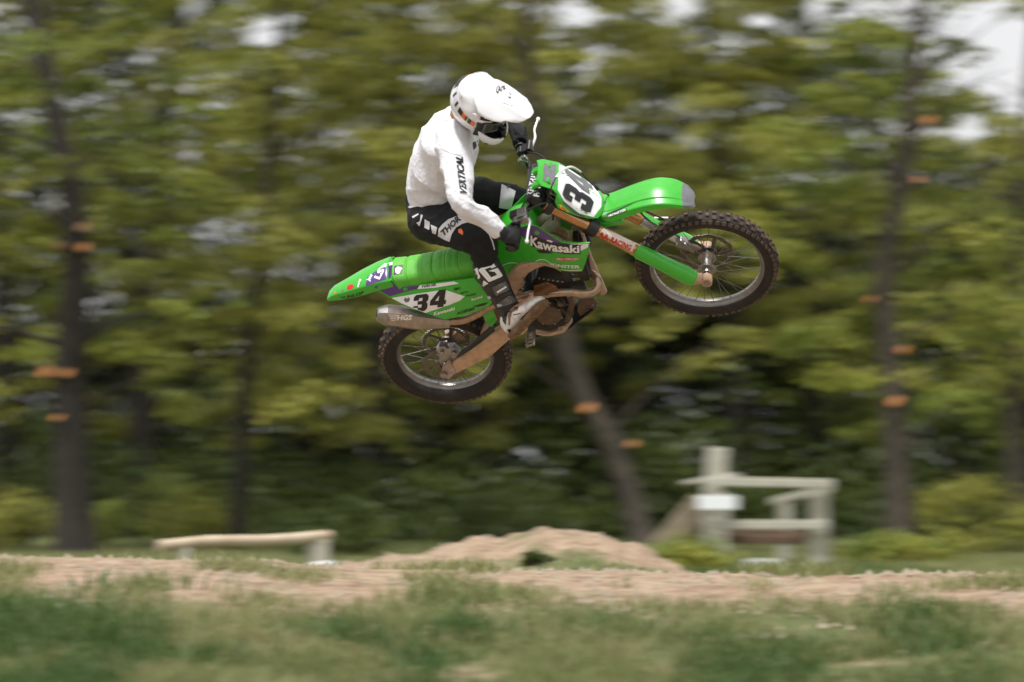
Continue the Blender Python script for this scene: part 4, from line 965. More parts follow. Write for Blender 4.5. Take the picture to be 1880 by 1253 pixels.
g = G(); a = bp(1105, 392, 1, 0); g.box((FK(.60, 0) + V3((.05, 0, -.01))), (.13, .15, .03), Matrix.Rotation(R(12), 3, 'Y')); part('fender_bracket', g, 'green', ff, bevel=.006)
TFF = bvh(ff)
def f2(n, l, m, lift=.0015): return decal(n, l, TFF, M[m], ff, F, 5, lift)
f2('black_slash_graphic', [[(1106, 396), (1125, 388), (1145, 380), (1168, 371), (1150, 380), (1130, 389.5), (1112, 398)]], 'ink')
f2('label_backing', [[(1115, 395), (1150, 383), (1152, 387), (1120, 400)]], 'ink', .0015)
text('sponsor_lettering', 'MONSTER', (1118, 399), (1150, 387), (-1, -4), TFF, M['white_ink'], ff, F, .02, 0, .003)
text('sponsor_lettering', 'Acerbis', (1092, 379), (1112, 372), (-.4, -3.4), TFF, M['ink'], ff, F, .02, 0, .003)

# handlebar and controls
HB = V3((.935, 0, .90))
hb = [V3((.905, -.40, .885)), V3((.918, -.30, .888)), V3((.935, -.22, .885)), V3((.965, -.10, .835)), V3((.975, 0, .825)), V3((.965, .10, .835)), V3((.935, .22, .885)), V3((.918, .30, .888)), V3((.905, .40, .885))]
g = G(); g.tube(smoothpts(hb, 6), .0135, 14); part('handlebar', g, 'black')
g = G()
for s in (-1, 1): g.tube([V3((.94, s * .05, .79)), V3((.975, s * .05, .825))], .022, 12)
part('bar_mount', g, 'steel')
pd = G(); rt_ = Matrix.Rotation(R(-30), 3, 'Y'); pd.box((1.0, 0, .855), (.055, .235, .085), rt_); pad = part('bar_pad', pd, 'black', bevel=.016); 
TPd = bvh(pad)
for k, (s, x, y0) in enumerate((('RENTHAL', 978, 363), ('FATBAR', 990, 366))): text('pad_lettering', s, (x, y0 - 4), (x + 9 - k * 3, 318), (-11, -1.5), TPd, M['white_ink'], pad, F, .05, 0, .002)
for s in (-1, 1):
    g = G(); g.tube([hb[0 if s < 0 else -1] + V3((0, -s * .0, 0)), hb[1 if s < 0 else -2] + V3((.002, s * .02, 0))], .0165, 16); g.tube([V3((.918, s * .27, .888)), V3((.919, s * .262, .888))], .027, 20); g.tube([V3((.905, s * .40, .885)), V3((.9045, s * .405, .885))], .02, 16); part('grip', g, 'black')
    g = G(); p = V3((.925, s * .235, .888)); g.tube([p + V3((0, s * .02, 0)), p - V3((0, s * .02, 0))], .021, 14); g.box(p + V3((.035, 0, .004)), (.06, .05, .03)); g.tube([p + V3((.05, -.03 * s, .012)), p + V3((.055, .03 * s, .014))], .016, 12); part('lever_perch', g, 'black' if s > 0 else 'steel', bevel=.003)
    L0 = p + V3((.06, s * .01, .0)); g = G()
    g.tube(smoothpts([L0, L0 + V3((.02, s * .04, .01)), L0 + V3((.012, s * .10, .008)), L0 + V3((.03 if s > 0 else .01, s * .16, .01))], 4), [(.009, .007)] * 6 + [(.0075, .006)] * 7, 10, round_=True); g.tube([L0 + V3((.03 if s > 0 else .01, s * .158, .01)), L0 + V3((.031 if s > 0 else .011, s * .165, .01))], .010, 10, round_=True); part('lever', g, 'silver', smooth=60)
p = V3((.925, -.20, .888)); g = G(); g.box(p + V3((.0, 0, .0)), (.06, .045, .055)); part('throttle_housing', g, 'black', bevel=.008)
g = G(); p = V3((.965, -.215, .905)); g.box(p, (.05, .06, .03)); part('master_cylinder', g, 'steel', bevel=.004)
g = G(); p = V3((.935, .16, .89)); g.tube([p - V3((0, .012, 0)), p + V3((0, .012, 0))], .02, 12); g.box(p + V3((.02, 0, .015)), (.025, .018, .03)); part('hot_start_clamp', g, 'steel', bevel=.003)
for a in ([V3((.95, -.20, .91)), V3((1.02, -.14, .93)), V3((1.05, -.06, .86)), V3((1.0, -.03, .74))], [V3((.96, -.21, .90)), V3((1.04, -.17, .88)), V3((1.07, -.10, .80)), V3((1.0, -.08, .68))], [V3((.97, .2, .9)), V3((1.06, .12, .9)), V3((1.06, .05, .8)), V3((.98, .05, .66))]):
    g = G(); g.tube(smoothpts(a, 5), .0045, 8); part('control_cable', g, 'black')
# foot pegs
for s in (-1, 1):
    g = G(); c = V3((.575, s * .235, .125)); 
    for k in range(2): g.box(c + V3((-.019 + .038 * k, 0, 0)), (.006, .085, .016))
    for k in range(0, 7, 2):
        g.box(c + V3((0, -.038 + k * .0127, 0)), (.038, .004, .014))
        for q in (-.019, .019): g.loft([[c + V3((q - .004, -.038 + k * .0127 - .003, .006)), c + V3((q + .004, -.038 + k * .0127 - .003, .006)), c + V3((q + .004, -.038 + k * .0127 + .003, .006)), c + V3((q - .004, -.038 + k * .0127 + .003, .006))], [c + V3((q - .001, -.038 + k * .0127, .018)), c + V3((q + .001, -.038 + k * .0127, .018)), c + V3((q + .001, -.038 + k * .0127 + .001, .018)), c + V3((q - .001, -.038 + k * .0127 + .001, .018))]])
    g.box(c + V3((0, -s * .07, -.005)), (.03, .06, .03)); part('foot_peg', g, 'steel')
g = G(); g.tube(smoothpts([bp(985, 612, 1, -.15), bp(1004, 615, 1, -.16), bp(1022, 611, 1, -.16), bp(1030, 606, 1, -.155)], 4), [(.008, .005)] * 13, 8); g.box(bp(1030, 605, 1, -.16), (.03, .03, .012)); part('brake_pedal', g, 'dustalu', bevel=.002)

# ------------------------------------------------------------------ rider
CM = Matrix((cU, cV, -cF)).transposed().to_4x4(); CM = Matrix.Translation(CAM + cF * D0) @ CM     # rider modelling frame: right, up, towards camera
def r3(px, py, w_): d = D0 - w_; return V3(((px - 940) / FPX * d, -(py - 626.5) / FPX * d, w_))
PO = W(800, 380, .6); rider = thing('person', 'rider in white jersey, black pants and white full face helmet astride the green motorcycle', 'person', PO)
RF_ = Matrix.Translation(-PO) @ CM; MW['person'] = Matrix.Translation(PO); FR = MW['person']
def rp(name, g, m, parent=None, **k): return obj(name, g, m, parent or rider, F=RF_, **k)
Lat = V3((-.30, -.40, .86)).normalized()             # rider's right
def fold(v, s, a, seed=0): return a * noise.noise((v.x * s, v.y * s * 1.0, v.z * s + seed))
sR = r3(830, 264, 1.06); sL = r3(872, 212, .78)
eR = r3(850, 372, 1.28); wR = r3(925, 432, 1.215)
eL = r3(905, 205, .62); wL = r3(926, 226, .71)
hipR = r3(792, 398, .70); hipL = r3(806, 372, .50)
kR = r3(882, 436, .88); kL = r3(947, 368, .56)
aR = r3(933, 565, .66); 
def l2r(v): q = BM @ V3(v); q = CM.inverted() @ q; return q
aL = l2r((.55, .24, .24)); hRt = l2r((.906, -.345, .888)); hLt = l2r((.906, .345, .888))
neck = r3(852, 212, .96)
# body: one continuous figure inside the gear
g = G()
g.tube([r3(800, 378, .6), r3(803, 335, .70), r3(815, 285, .80), r3(832, 235, .92), r3(846, 216, .95)], [(.13, .10), (.12, .09), (.13, .09), (.12, .07), (.05, .05)], 16, up=Lat, round_=True)
g.tube([r3(842, 224, .92), r3(862, 206, 1.08)], .058, 12, round_=True)
g.tube([r3(862, 208, 1.08), r3(880, 192, 1.14), r3(893, 195, 1.16)], [.07, .088, .078], 14, round_=True); g.tube([r3(893, 218, 1.14), r3(900, 222, 1.14)], .03, 10, round_=True)
for a in ([sR, eR, wR], [sL, eL, wL]): g.tube([a[0] + (neck - a[0]) * .35 - V3((0, .03, 0)), a[0] - V3((0, .02, 0)), a[0].lerp(a[1], .5), a[1], a[1].lerp(a[2], .5), a[2]], [.04, .05, .042, .038, .034, .028], 12, round_=True)
for a, c_ in (([hipR, kR, aR], r3(894, 490, .79)), ([hipL, kL, aL], kL.lerp(aL, .4))): g.tube([a[0], a[0].lerp(a[1], .5), a[1], c_, a[2]], [.085, .078, .052, .045, .038], 12, round_=True)
for a, d, n_ in ((aR, V3((.60, .62, .33)), V3((.60, -.72, .34))), (aL, (l2r((1, 0, 0)) - l2r((0, 0, 0))), l2r((0, 0, -1)) - l2r((0, 0, 0)))): g.tube([a, a + n_.normalized() * .05 + d.normalized() * .02, a + n_.normalized() * .055 + d.normalized() * .13], [.036, .034, .02], 10, round_=True)
for a, b_ in ((wR, hRt), (wL, hLt)): g.tube([a, a.lerp(b_, .8)], [.028, .03], 10, round_=True)
remeshed('body', g, 'skin', rider, .012, 4, None, RF_)

# jersey
g = G()
tors = [(799, 368, .62, .165, .135), (801, 345, .67, .172, .142), (808, 315, .74, .172, .148), (816, 285, .81, .18, .150), (824, 258, .87, .19, .145), (833, 238, .89, .160, .118), (843, 222, .93, .105, .078), (851, 210, .97, .072, .062)]
g.tube([r3(*t[:3]) for t in tors], [(t[3], t[4]) for t in tors], 24, up=Lat)
for s, e, w_, sgn in ((sR, eR, wR, 1), (sL, eL, wL, -1)):
    q = s + (neck - s) * .45
    pts = smoothpts([q, s, s.lerp(e, .5), e, e.lerp(w_, .5), e.lerp(w_, .90)], 4); n = len(pts)
    base = [.085, .086, .070, .058, .050, .038]
    rad = []
    for i in range(n):
        t = i / (n - 1) * 5; k = min(4, int(t)); rad.append(base[k] + (base[k + 1] - base[k]) * (t - k))
    g.tube(pts, rad, 16, round_=False)
def jd(v):
    # drape folds running from the shoulders to the hem, with soft rumples at the waist and elbows
    a = noise.noise((v.x * 4, v.y * 4, v.z * 4)) * .008
    c = noise.noise((v.x * 11 + v.y * 6, v.y * 5 - v.x * 3, v.z * 9)); a += .014 * (.5 - abs(c) * 2)
    c2 = noise.noise((v.x * 8 + 3, v.y * 26 + v.x * 12, v.z * 8)); a += .006 * (.5 - abs(c2) * 2.2) * (1 - sm(.06, .30, v.y - .55))
    return a
jersey = remeshed('jersey', g, 'jersey', rider, .007, 7, jd, RF_)
# collar
g = G(); cdir = (r3(862, 200, 1.0) - r3(846, 215, .955)).normalized(); g.tube([r3(850, 212, .965), r3(858, 205, 1.01)], [(.074, .064), (.070, .060)], 24, up=Lat); rp('collar', g, 'tan', jersey, smooth=60)

# pants
g = G()
g.tube([r3(803, 350, .655), r3(798, 372, .62), r3(792, 396, .60)], [(.150, .132), (.165, .142), (.155, .12)], 20, up=Lat, round_=True)
g.tube(smoothpts([hipR + V3((-.005, -.01, 0)), r3(832, 414, .79), r3(866, 430, .86), kR, r3(886, 456, .86), r3(889, 473, .82)], 3), [.118] * 2 + [.115, .112, .108, .104, .100, .096, .090, .086, .082, .079, .076, .073, .069, .064], 18, round_=True)
g.tube(smoothpts([hipL, r3(870, 362, .54), r3(912, 366, .56), kL, kL.lerp(aL, .25), kL.lerp(aL, .5)], 3), [.112] * 2 + [.108, .103, .098, .092, .086, .08, .076, .074, .072, .07, .068, .066, .062, .06], 18, round_=True)
def pdp(v):
    c = noise.noise((v.x * 14, v.y * 20 - v.x * 8, v.z * 9)); c2 = noise.noise((v.x * 6, v.y * 6, v.z * 6)); return .004 * (1 - abs(c) * 3) + .006 * c2
pants = remeshed('riding_pants', g, 'pants', rider, .0075, 5, pdp, RF_)

# boots
f_ = V3((.60, .62, .33)).normalized(); ns = V3((.60, -.72, .22)); ns = (ns - f_ * ns.dot(f_)).normalized(); lt_ = f_.cross(ns)
def boot(knee, ank, f_, ns, name, show):
    global MW
    lt_ = f_.cross(ns).normalized(); g = G()
    sh = (ank - knee).normalized(); top = knee + sh * (.10 if show else .16)
    if show: top = r3(888, 479, .80)
    g.tube(smoothpts([top, top.lerp(ank, .25), top.lerp(ank, .6), ank, ank + ns * .035], 3), [(.066, .064), (.070, .068), (.074, .070), (.074, .070), (.072, .068), (.069, .065), (.066, .061), (.063, .058), (.060, .056), (.058, .056), (.056, .056), (.056, .056), (.054, .054)], 18, up=lt_)
    o = remeshed(name, g, 'boot', rider, .006, 4, lambda v: fold(v, 30, .0025), RF_)
    heel = ank + ns * .074 - f_ * .078
    st = [(-.008, .030, .052), (.015, .040, .068), (.055, .044, .078), (.10, .047, .064), (.145, .050, .047), (.19, .048, .037), (.228, .040, .028), (.250, .020, .016)]
    g = G(); rings = []
    for d, hw, hh in st:
        c = heel + f_ * d + ns * (.03 - hh * .55)
        rings.append([c + lt_ * (hw * .96 * math.cos(a)) - ns * (hh * .9 * math.sin(a) * (1 if math.sin(a) > 0 else .55)) for a in [2 * math.pi * k / 20 for k in range(20)]])
    g.loft(rings); ft = remeshed('boot_foot', g, 'bootwhite', o, .0045, 3, lambda v: fold(v, 45, .002), RF_)
    g = G(); rings = []
    for d, hw, hh in st:
        c = heel + f_ * (d * 1.02 - .002) + ns * .036
        prof = [(-hw * 1.03, -.006), (hw * 1.03, -.006), (hw * 1.06, .010), (hw * .95, .018), (-hw * .95, .018), (-hw * 1.06, .010)]
        rings.append([c + lt_ * x + ns * y for x, y in prof])
    g.loft(rings)
    for k in range(9):
        c = heel + f_ * (.02 + k * .028) + ns * .057; g.box(c - ns * .003, (.012, .07, .006), Matrix((f_, lt_, ns)).transposed())
    rp('boot_sole', g, 'sole', o, smooth=30, bevel=.002)
    return o, ft
bR, bfR = boot(kR, aR, f_, ns, 'boot', True)
xb = (l2r((1, 0, 0)) - l2r((0, 0, 0))).normalized(); zb = (l2r((0, 0, -1)) - l2r((0, 0, 0))).normalized()
boot(kL, aL, xb, zb, 'boot', False)
TB = BVHTree.FromPolygons([FR @ v.co for v in bR.data.vertices], [tuple(p_.vertices) for p_ in bR.data.polygons])
TBF = BVHTree.FromPolygons([FR @ v.co for v in bfR.data.vertices], [tuple(p_.vertices) for p_ in bfR.data.polygons])
def bd(n, l, m, lift=.002, tree=TB, par=None, step=4): return decal(n, l, tree, M[m], par or bR, FR, step, lift)
def zz(x, y): return (850 + x / 6.9625, 460 + y / 6.961)
bd('boot_cuff', [[zz(*p) for p in ((95, 215), (380, 100), (430, 105), (545, 370), (330, 460), (225, 490), (150, 440))]], 'boot', .004)
bd('letter_backing', [[zz(*p) for p in ((185, 250), (225, 215), (385, 150), (420, 170), (525, 320), (500, 345), (335, 415), (290, 390))]], 'ink', .005)
bd('boot_letter', [[zz(*p) for p in ((200, 245), (225, 228), (375, 160), (390, 165), (420, 208), (365, 232), (350, 215), (280, 245), (360, 345), (435, 315), (405, 275), (325, 265), (445, 225), (508, 318), (495, 338), (340, 405), (322, 400), (200, 262))]], 'white_ink', .007)
bd('boot_patch', [[zz(*p) for p in ((90, 290), (185, 215), (200, 290), (222, 340), (172, 410), (150, 350), (100, 345))]], 'white_ink', .005)
text('boot_number', '12', zz(118, 335), zz(172, 312), (-2, -6.5), TB, M['ink'], bR, FR, .03, .2, .008)
bd('boot_patch', [[zz(*p) for p in ((230, 480), (265, 385), (325, 425))]], 'white_ink', .005)
bd('grey_boot_panel', [[zz(*p) for p in ((370, 470), (545, 395), (620, 540), (500, 590), (430, 610))]], 'bootgrey', .004)
bd('boot_strap_print', [[zz(*p) for p in ((430, 530), (548, 455), (560, 475), (440, 550))]], 'white_ink', .006)
bd('grey_boot_panel', [[zz(*p) for p in ((440, 680), (590, 580), (640, 590), (725, 690), (560, 730), (480, 740))]], 'bootgrey', .004)
for (x0, y0, x1, y1) in ((300, 640, 610, 500), (420, 760, 700, 650)):
    Q = [zz(x0, y0), zz(x1, y1)]
    bd('buckle_strap', [[zz(x0, y0), zz(x1, y1), zz(x1 + 12, y1 + 30), zz(x0 + 12, y0 + 35)]], 'ink', .006)
for (x, y) in ((345, 600), (470, 700), (300, 560), (400, 760)):
    h = TB.ray_cast(CAM, ray(*zz(x, y)))
    if h[0] is not None: g = G(); p = FR.inverted() @ h[0]; g.box(p, (.028, .014, .018), Matrix.Rotation(R(-25), 3, 'Y')); o = obj('boot_buckle', g, 'steel', bR, bevel=.003)
def fd_(n, pts, m, lift=.002): return decal(n, [[zz(*p) for p in pts]], TBF, M[m], bR, FR, 4, lift)
fd_('boot_ankle_panel', ((500, 770), (600, 745), (720, 712), (705, 738), (620, 768), (572, 800), (556, 870), (545, 960), (505, 900)), 'boot')
fd_('boot_ankle_print', ((510, 790), (535, 770), (560, 800), (545, 880), (520, 870)), 'ink')
fd_('boot_lace', ((575, 820), (610, 770), (700, 740), (705, 760), (630, 790), (610, 850), (600, 960), (580, 960)), 'tan')
fd_('boot_side_print', ((560, 1015), (610, 1005), (620, 1040), (590, 1060)), 'ink')
fd_('boot_side_line', ((640, 820), (740, 800), (738, 810), (645, 832)), 'ink')
fd_('boot_side_line', ((730, 880), (830, 790), (838, 796), (742, 888)), 'ink')
fd_('boot_side_line', ((700, 960), (860, 820), (866, 830), (708, 968)), 'sole')

# clothing print
TPn = BVHTree.FromPolygons([FR @ v.co for v in pants.data.vertices], [tuple(p_.vertices) for p_ in pants.data.polygons])
def cd(n, l, m, lift=.003, tree=None, par=None, step=4): return decal(n, l, tree or TPn, M[m], par or pants, FR, step, lift)
def yy(x, y): return (740 + x / 7.83, 320 + y / 7.83)
cd('pale_thigh_panel', [[yy(*p) for p in ((500, 895), (510, 790), (560, 725), (650, 650), (790, 595), (860, 590), (945, 690), (850, 715), (760, 770), (700, 860), (668, 975), (600, 950))]], 'greyfab')
for pts in (((395, 725), (490, 765), (470, 870), (420, 850)), ((310, 650), (385, 690), (375, 805), (305, 770)), ((255, 580), (285, 590), (235, 755), (190, 700), (240, 680))): cd('hip_stripe', [[yy(*p) for p in pts]], 'greyfab')
cd('hip_mark', [[yy(*p) for p in ((70, 460), (205, 438), (212, 465), (85, 490))]], 'greyfab'); cd('hip_mark', [[yy(*p) for p in ((125, 610), (215, 565), (225, 580), (140, 635))]], 'greyfab')
text('thigh_lettering', 'THOR', yy(575, 905), yy(840, 655), (-5.6, -10.5), TPn, M['ink'], pants, FR, .05, 0, .006)
cd('orange_mark', [[yy(*p) for p in ((790, 800), (835, 780), (862, 830), (860, 878), (800, 845))]], 'orange')
cd('grey_knee_piping', [[(896, 428), (898, 428), (905, 443), (909, 459), (907, 459), (903, 444)]], 'greyfab')
cd('pale_thigh_panel', [[(921, 338), (947, 351), (938, 386), (916, 382)]], 'greyfab')
text('thigh_lettering', 'T', (928, 344), (935, 347), (3, -5), TPn, M['ink'], pants, FR, .05, 0, .006)
cd('small_label', [[(957, 371), (961, 371), (960, 376), (956, 376)]], 'white_ink')
TJ = BVHTree.FromPolygons([FR @ v.co for v in jersey.data.vertices], [tuple(p_.vertices) for p_ in jersey.data.polygons])
text('sleeve_lettering', 'VERTICAL', (858, 357), (850, 288), (-14, -3), TJ, M['ink'], jersey, FR, .05, .25, .005)
decal('shoulder_seam', [[(803, 262), (815, 274), (830, 281), (846, 284), (846, 285.5), (829, 282.5), (814, 275.5), (802, 263.5)]], TJ, M['greyfab'], jersey, FR, 4, .003)
decal('side_seam', [[(826, 300), (827.5, 300), (831, 330), (838, 352), (836.5, 352.5), (829.5, 330)]], TJ, M['greyfab'], jersey, FR, 4, .003)
decal('hem_stain', [[(758, 352), (775, 355), (800, 358), (812, 356), (800, 352), (775, 349)]], TJ, M['greyfab'], jersey, FR, 4, .002)
decal('chest_mark', [[(868, 262), (878, 258), (874, 272), (869, 276)]], TJ, M['ink'], jersey, FR, 4, .003)

# hands in gloves
def hand(name, hc, wr, ax, back, thumb_side):
    """closed hand on a grip: hc grip centre, wr wrist, ax along the grip outwards, back = direction of the back of the hand"""
    K = 1.22
    g = G(); fw_ = (hc - wr); fw_ = (fw_ - ax * fw_.dot(ax)).normalized(); back = (back - ax * back.dot(ax)); back = (back - fw_ * back.dot(fw_)).normalized()
    kc = hc + back * .030 - fw_ * .012
    q = lambda a: [kc + ax * a, ]
    # palm
    rings = []
    for t, hw, th, lift in ((0, .036, .030, .006), (.3, .043, .028, .012), (.65, .050, .025, .012), (1, .053, .021, .004)):
        c = (wr + back * .0).lerp(kc, t) + back * lift * .3
        rings.append([c + ax * (hw * math.cos(a)) + back * (th * math.sin(a)) for a in [2 * math.pi * k / 16 for k in range(16)]])
    g.loft(rings)
    g.tube([wr - fw_ * .03, wr + fw_ * .02], [(.032, .028), (.030, .025)], 14, up=ax, round_=True)
    for i, (o, r, ln) in enumerate(((.042, .0112, .92), (.015, .0122, 1.0), (-.013, .0120, .97), (-.039, .0105, .85))):
        rr = .0305
        pts = []
        for a in (150, 112, 78, 38, -8, -50, -85):
            aa = R(a) ; aa = R(150) + (aa - R(150)) * ln
            pts.append(hc + ax * (o - .0) + fw_ * (math.cos(aa) * rr) * 1.05 + back * (math.sin(aa) * rr) * 1.05)
        g.tube(pts, [r * 1.15, r * 1.12, r * 1.08, r * 1.0, r * .97, r * .93, r * .82], 10, round_=True)
    tb_ = [wr.lerp(kc, .35) + ax * (-.030), hc - ax * .052 - fw_ * .030 - back * .004, hc - ax * .048 - back * .028 + fw_ * .0, hc - ax * .036 - back * .028 + fw_ * .018]
    g.tube(tb_, [.015, .0135, .0115, .0095], 10, round_=True)
    o = remeshed(name, g, 'glove', rider, .0035, 2, lambda v: .0012 * noise.noise((v.x * 60, v.y * 60, v.z * 60)), RF_)
    return o
axR = (l2r((.905, -.40, .885)) - l2r((.918, -.30, .888))).normalized()
axL = (l2r((.905, .40, .885)) - l2r((.918, .30, .888))).normalized()
hand('glove', hRt, wR, axR, V3((-.1, .2, .9)), 1)
hand('glove', hLt, wL + V3((0, .01, 0)), axL, V3((.1, .9, .3)), -1)
g = G(); g.tube([wR + (eR - wR).normalized() * .02, wR + (hRt - wR).normalized() * .02], [(.036, .034), (.034, .031)], 18); rp('glove_cuff', g, 'glove', None, smooth=60)
g = G(); g.tube([wL + (eL - wL).normalized() * .13, wL, wL + (hLt - wL).normalized() * .03], [(.050, .048), (.044, .042), (.040, .038)], 18); rp('glove_cuff', g, 'glove', None, smooth=60)

# helmet: head frame x forward, y left, z up
hF = V3((.80, -.50, .33)).normalized(); hU = V3((.10, .66, .74)); hU = (hU - hF * hU.dot(hF)).normalized(); hL = hU.cross(hF)
TP_ = Matrix.Rotation(R(13), 3, hL); hF = TP_ @ hF; hU = TP_ @ hU          # chin tucked down
HC = r3(879, 189, 1.15); HM = Matrix((hF, hL, hU)).transposed().to_4x4(); HM = Matrix.Translation(HC) @ HM
def hr(az, el):                      # helmet surface radius
    d = V3((math.cos(el) * math.cos(az), math.cos(el) * math.sin(az), math.sin(el)))
    r = 1 / math.sqrt((d.x / .142) ** 2 + (d.y / .127) ** 2 + (d.z / .140) ** 2)
    cd_ = V3((math.cos(R(-36)), 0, math.sin(R(-36)))); a = math.acos(max(-1, min(1, V3((d.x, d.y * .55, d.z)).normalized().dot(cd_))))
    r += .082 * math.exp(-(a / .42) ** 2) * math.exp(-(d.y / .62) ** 4)
    r += .010 * math.exp(-((el - R(38)) / .16) ** 2) * math.exp(-((abs(az) - R(125)) / .35) ** 2)
    r += .006 * math.exp(-((abs(az) - R(80)) / .3) ** 2 - ((el - R(20)) / .2) ** 2)
    return d * r
NA, NE = 120, 72
emin, emax = R(-62), R(90)
def port(az, el): return abs(az) < R(56) and (R(-19) - R(4) * math.cos(az * 1.2) < el < R(14) - abs(az) * .12)
g = G(); vid = {}
for j in range(NE + 1):
    el = emin + (emax - emin) * j / NE
    for i in range(NA):
        az = -math.pi + 2 * math.pi * i / NA
        e2 = max(el, R(-62) + R(20) * (1 - math.cos(az)) * .5) if True else el
        e2 = el if el > R(-30) else R(-30) + (el - R(-30)) * (1 - .55 * (1 - math.cos(az)) * .5)
        vid[i, j] = (az, e2)
vs = [hr(*vid[i, j]) for j in range(NE + 1) for i in range(NA)]; fs = []
for j in range(NE):
    for i in range(NA):
        az, el = vid[i, j]; az2 = az + math.pi / NA; el2 = (el + vid[i, j + 1][1]) / 2
        if port(az2, el2): continue
        fs.append((j * NA + i, j * NA + (i + 1) % NA, (j + 1) * NA + (i + 1) % NA, (j + 1) * NA + i))
g.add([HM @ v for v in vs], fs)
shellh = rp('helmet', g, 'gloss_white', smooth=40, recalc=False)
b_ = bmesh.new(); b_.from_mesh(shellh.data); bmesh.ops.remove_doubles(b_, verts=b_.verts, dist=1e-5); bmesh.ops.recalc_face_normals(b_, faces=b_.faces)
b_.verts.ensure_lookup_table(); b_.to_mesh(shellh.data); b_.free(); shellh.data.shade_smooth()
shellh.data.materials.append(M['black']); md = shellh.modifiers.new('thick', 'SOLIDIFY'); md.thickness = .008; md.offset = -1; md.material_offset = 1; md.material_offset_rim = 0
def hband(name, azs, el0, el1, lift, m, thick=.003, n=40, parent=None):
    g = G(); rings = []
    for k in range(n + 1):
        az = azs[0] + (azs[1] - azs[0]) * k / n; e0 = el0(az) if callable(el0) else el0; e1 = el1(az) if callable(el1) else el1
        a, c, b2 = hr(az, e0), hr(az, (e0 + e1) / 2), hr(az, e1); s = lambda v, q: v + v.normalized() * q
        rings.append([HM @ p for p in (s(a, lift - thick), s(a, lift), s(c, lift), s(b2, lift), s(b2, lift - thick))])
    g.loft(rings); return rp(name, g, m, parent or shellh, smooth=50)
# rim trims, goggle strap (patterned pieces), lens, frame
hband('helmet_edge_trim', (-math.pi, math.pi), lambda a: R(-62) + (R(-30) - R(-62)) * .55 * (1 - math.cos(a)) * .5 + R(-2), lambda a: R(-62) + (R(-30) - R(-62)) * .55 * (1 - math.cos(a)) * .5 + R(2.5), .002, 'black', n=90)
elS = lambda a: R(-3) + R(32) * max(0, (abs(a) - R(60)) / R(120))
for (a0, a1, m) in ((-60, -69, 'orange'), (-69, -77, 'black'), (-77, -79, 'yellow'), (-79, -84, 'black'), (-84, -93, 'orange'), (-93, -106, 'black'), (-106, -114, 'greyfab'), (-114, -120, 'black'), (-120, -134, 'greyfab'), (-134, -140, 'black'), (-140, -152, 'greyfab'), (-152, -166, 'black'), (-166, -194, 'black'), (-194, -215, 'red'), (-215, -250, 'greyfab'), (-250, -300, 'orange')):
    hband('goggle_strap', (R(a0), R(a1)), lambda a: elS(((a + math.pi) % (2 * math.pi)) - math.pi) - R(6.5), lambda a: elS(((a + math.pi) % (2 * math.pi)) - math.pi) + R(6.5), .004, m, n=12)
def inner(name, s, m, lim, n=28, e0=-30, e1=17, bul=0.):
    g = G(); rings = []
    for k in range(n + 1):
        az = R(-lim + 2 * lim * k / n); rings.append([HM @ V3(((.142 * s + bul * math.cos(az)) * math.cos(az), .125 * s * math.sin(az), .14 * math.sin(R(e0 + (e1 - e0) * q / 8)) * 1.05)) for q in range(9)])
    g.loft(rings, closed=False, caps=False); o = rp(name, g, m, shellh, smooth=60, recalc=False); md = o.modifiers.new('t', 'SOLIDIFY'); md.thickness = .004; return o
inner('goggle_frame', .95, 'black', 58, e0=-36, e1=22)
inner('goggle_lens', .98, 'lens', 46, e0=-20, e1=10, bul=.012)
g = G(); g.tube([HM @ V3((.165, -.01, -.035)), HM @ V3((.185, 0, -.075)), HM @ V3((.165, .01, -.035))], .012, 10); rp('nose_guard', g, 'black', shellh, smooth=60)
for az in (-.42, .42):
    v = hr(az, R(-37)); d = v.normalized(); g = G(); g.tube([HM @ (v - d * .01), HM @ (v + d * .001)], [(.012, .007)] * 2, 12); rp('chin_vent', g, 'black', shellh, smooth=60)
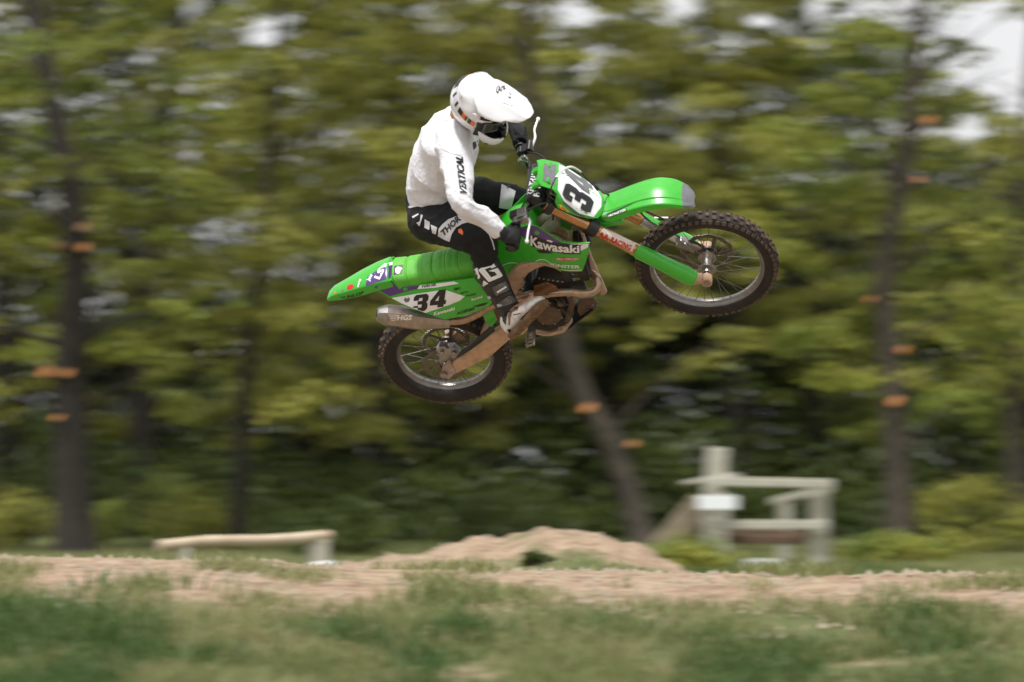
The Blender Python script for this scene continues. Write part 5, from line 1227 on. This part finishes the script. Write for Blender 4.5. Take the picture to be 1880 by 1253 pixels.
# visor peak
g = G(); rings = []; VR = Matrix.Rotation(R(-17), 3, 'Y'); VP = V3((.02, 0, .10))
VS = [(.000, .070, .1435, .0), (.035, .100, .1435, .002), (.075, .122, .138, .004), (.115, .124, .129, .008), (.155, .116, .119, .012), (.195, .105, .109, .013), (.235, .092, .100, .011), (.265, .078, .093, .008), (.288, .058, .088, .004)]
for x, hw, z, rdg in VS:
    yy_ = [-1, -.95, -.87, -.75, -.6, -.42, -.25, -.12, 0, .12, .25, .42, .6, .75, .87, .95, 1]
    drop = .028 + .035 * sm(.0, .08, x) - .050 * sm(.10, .28, x)
    o = [V3((x - .03 * abs(t) ** 3 * (1 if x > .2 else 0), hw * t, z - drop * abs(t) ** 2.8 + rdg * (math.exp(-((abs(t) - .42) / .14) ** 2) - .5 * math.exp(-(t / .18) ** 2)))) for t in yy_]
    o += [v - V3((0, 0, .005)) for v in o[::-1]]; rings.append([HM @ (VR @ (v - VP) + VP - V3((.020, 0, -.002))) for v in o])
g.loft(rings)
g2 = G(); g2.loft([[HM @ (HM.inverted() @ v + V3((-.006, 0, -.0075))) for v in r_] for r_ in rings[4:]]); rp('visor_underside', g2, 'black', shellh, smooth=42)
vis = rp('visor', g, 'gloss_white', shellh, smooth=42, bevel=.0015)
for s in (-1, 1):
    g = G(); c = HM @ V3((.052, s * .124, .062)); g.lathe([(0, .004), (.012, .004), (.014, 0)], c, tuple(HM.to_3x3() @ V3((0, s, 0))), 20); rp('visor_screw', g, 'gloss_white', shellh)
for s in (-1, 1): hband('helmet_vent', (R(s * 118), R(s * 150)), R(30), R(37), .004, 'greyfab', n=10)
TH = BVHTree.FromPolygons([FR @ v.co for v in shellh.data.vertices] + [FR @ v.co for v in vis.data.vertices], [tuple(p_.vertices) for p_ in shellh.data.polygons] + [tuple(i + len(shellh.data.vertices) for i in p_.vertices) for p_ in vis.data.polygons])
def hh(x, y): return (820 + x / 7.83, 120 + y / 7.83)
text('helmet_lettering', 'Arai', hh(735, 408), hh(866, 330), (-2, -12), TH, M['ink'], shellh, FR, .03, .2, .003)
decal('lettering_swoosh', [[hh(*p) for p in ((720, 400), (708, 360), (722, 310), (755, 270), (730, 320), (722, 360), (745, 395), (742, 405))]], TH, M['ink'], shellh, FR, 3, .003)
decal('visor_vent', [[hh(*p) for p in ((888, 372), (912, 395), (935, 432), (912, 420))]], TH, M['ink'], shellh, FR, 3, .003)
decal('visor_vent', [[hh(*p) for p in ((878, 448), (925, 455), (922, 478), (905, 475))]], TH, M['ink'], shellh, FR, 3, .003)
text('visor_lettering', 'ARAI VX', hh(800, 548), hh(960, 590), (.3, -1.8), TH, M['grey_ink'], shellh, FR, .03, 0, .003)
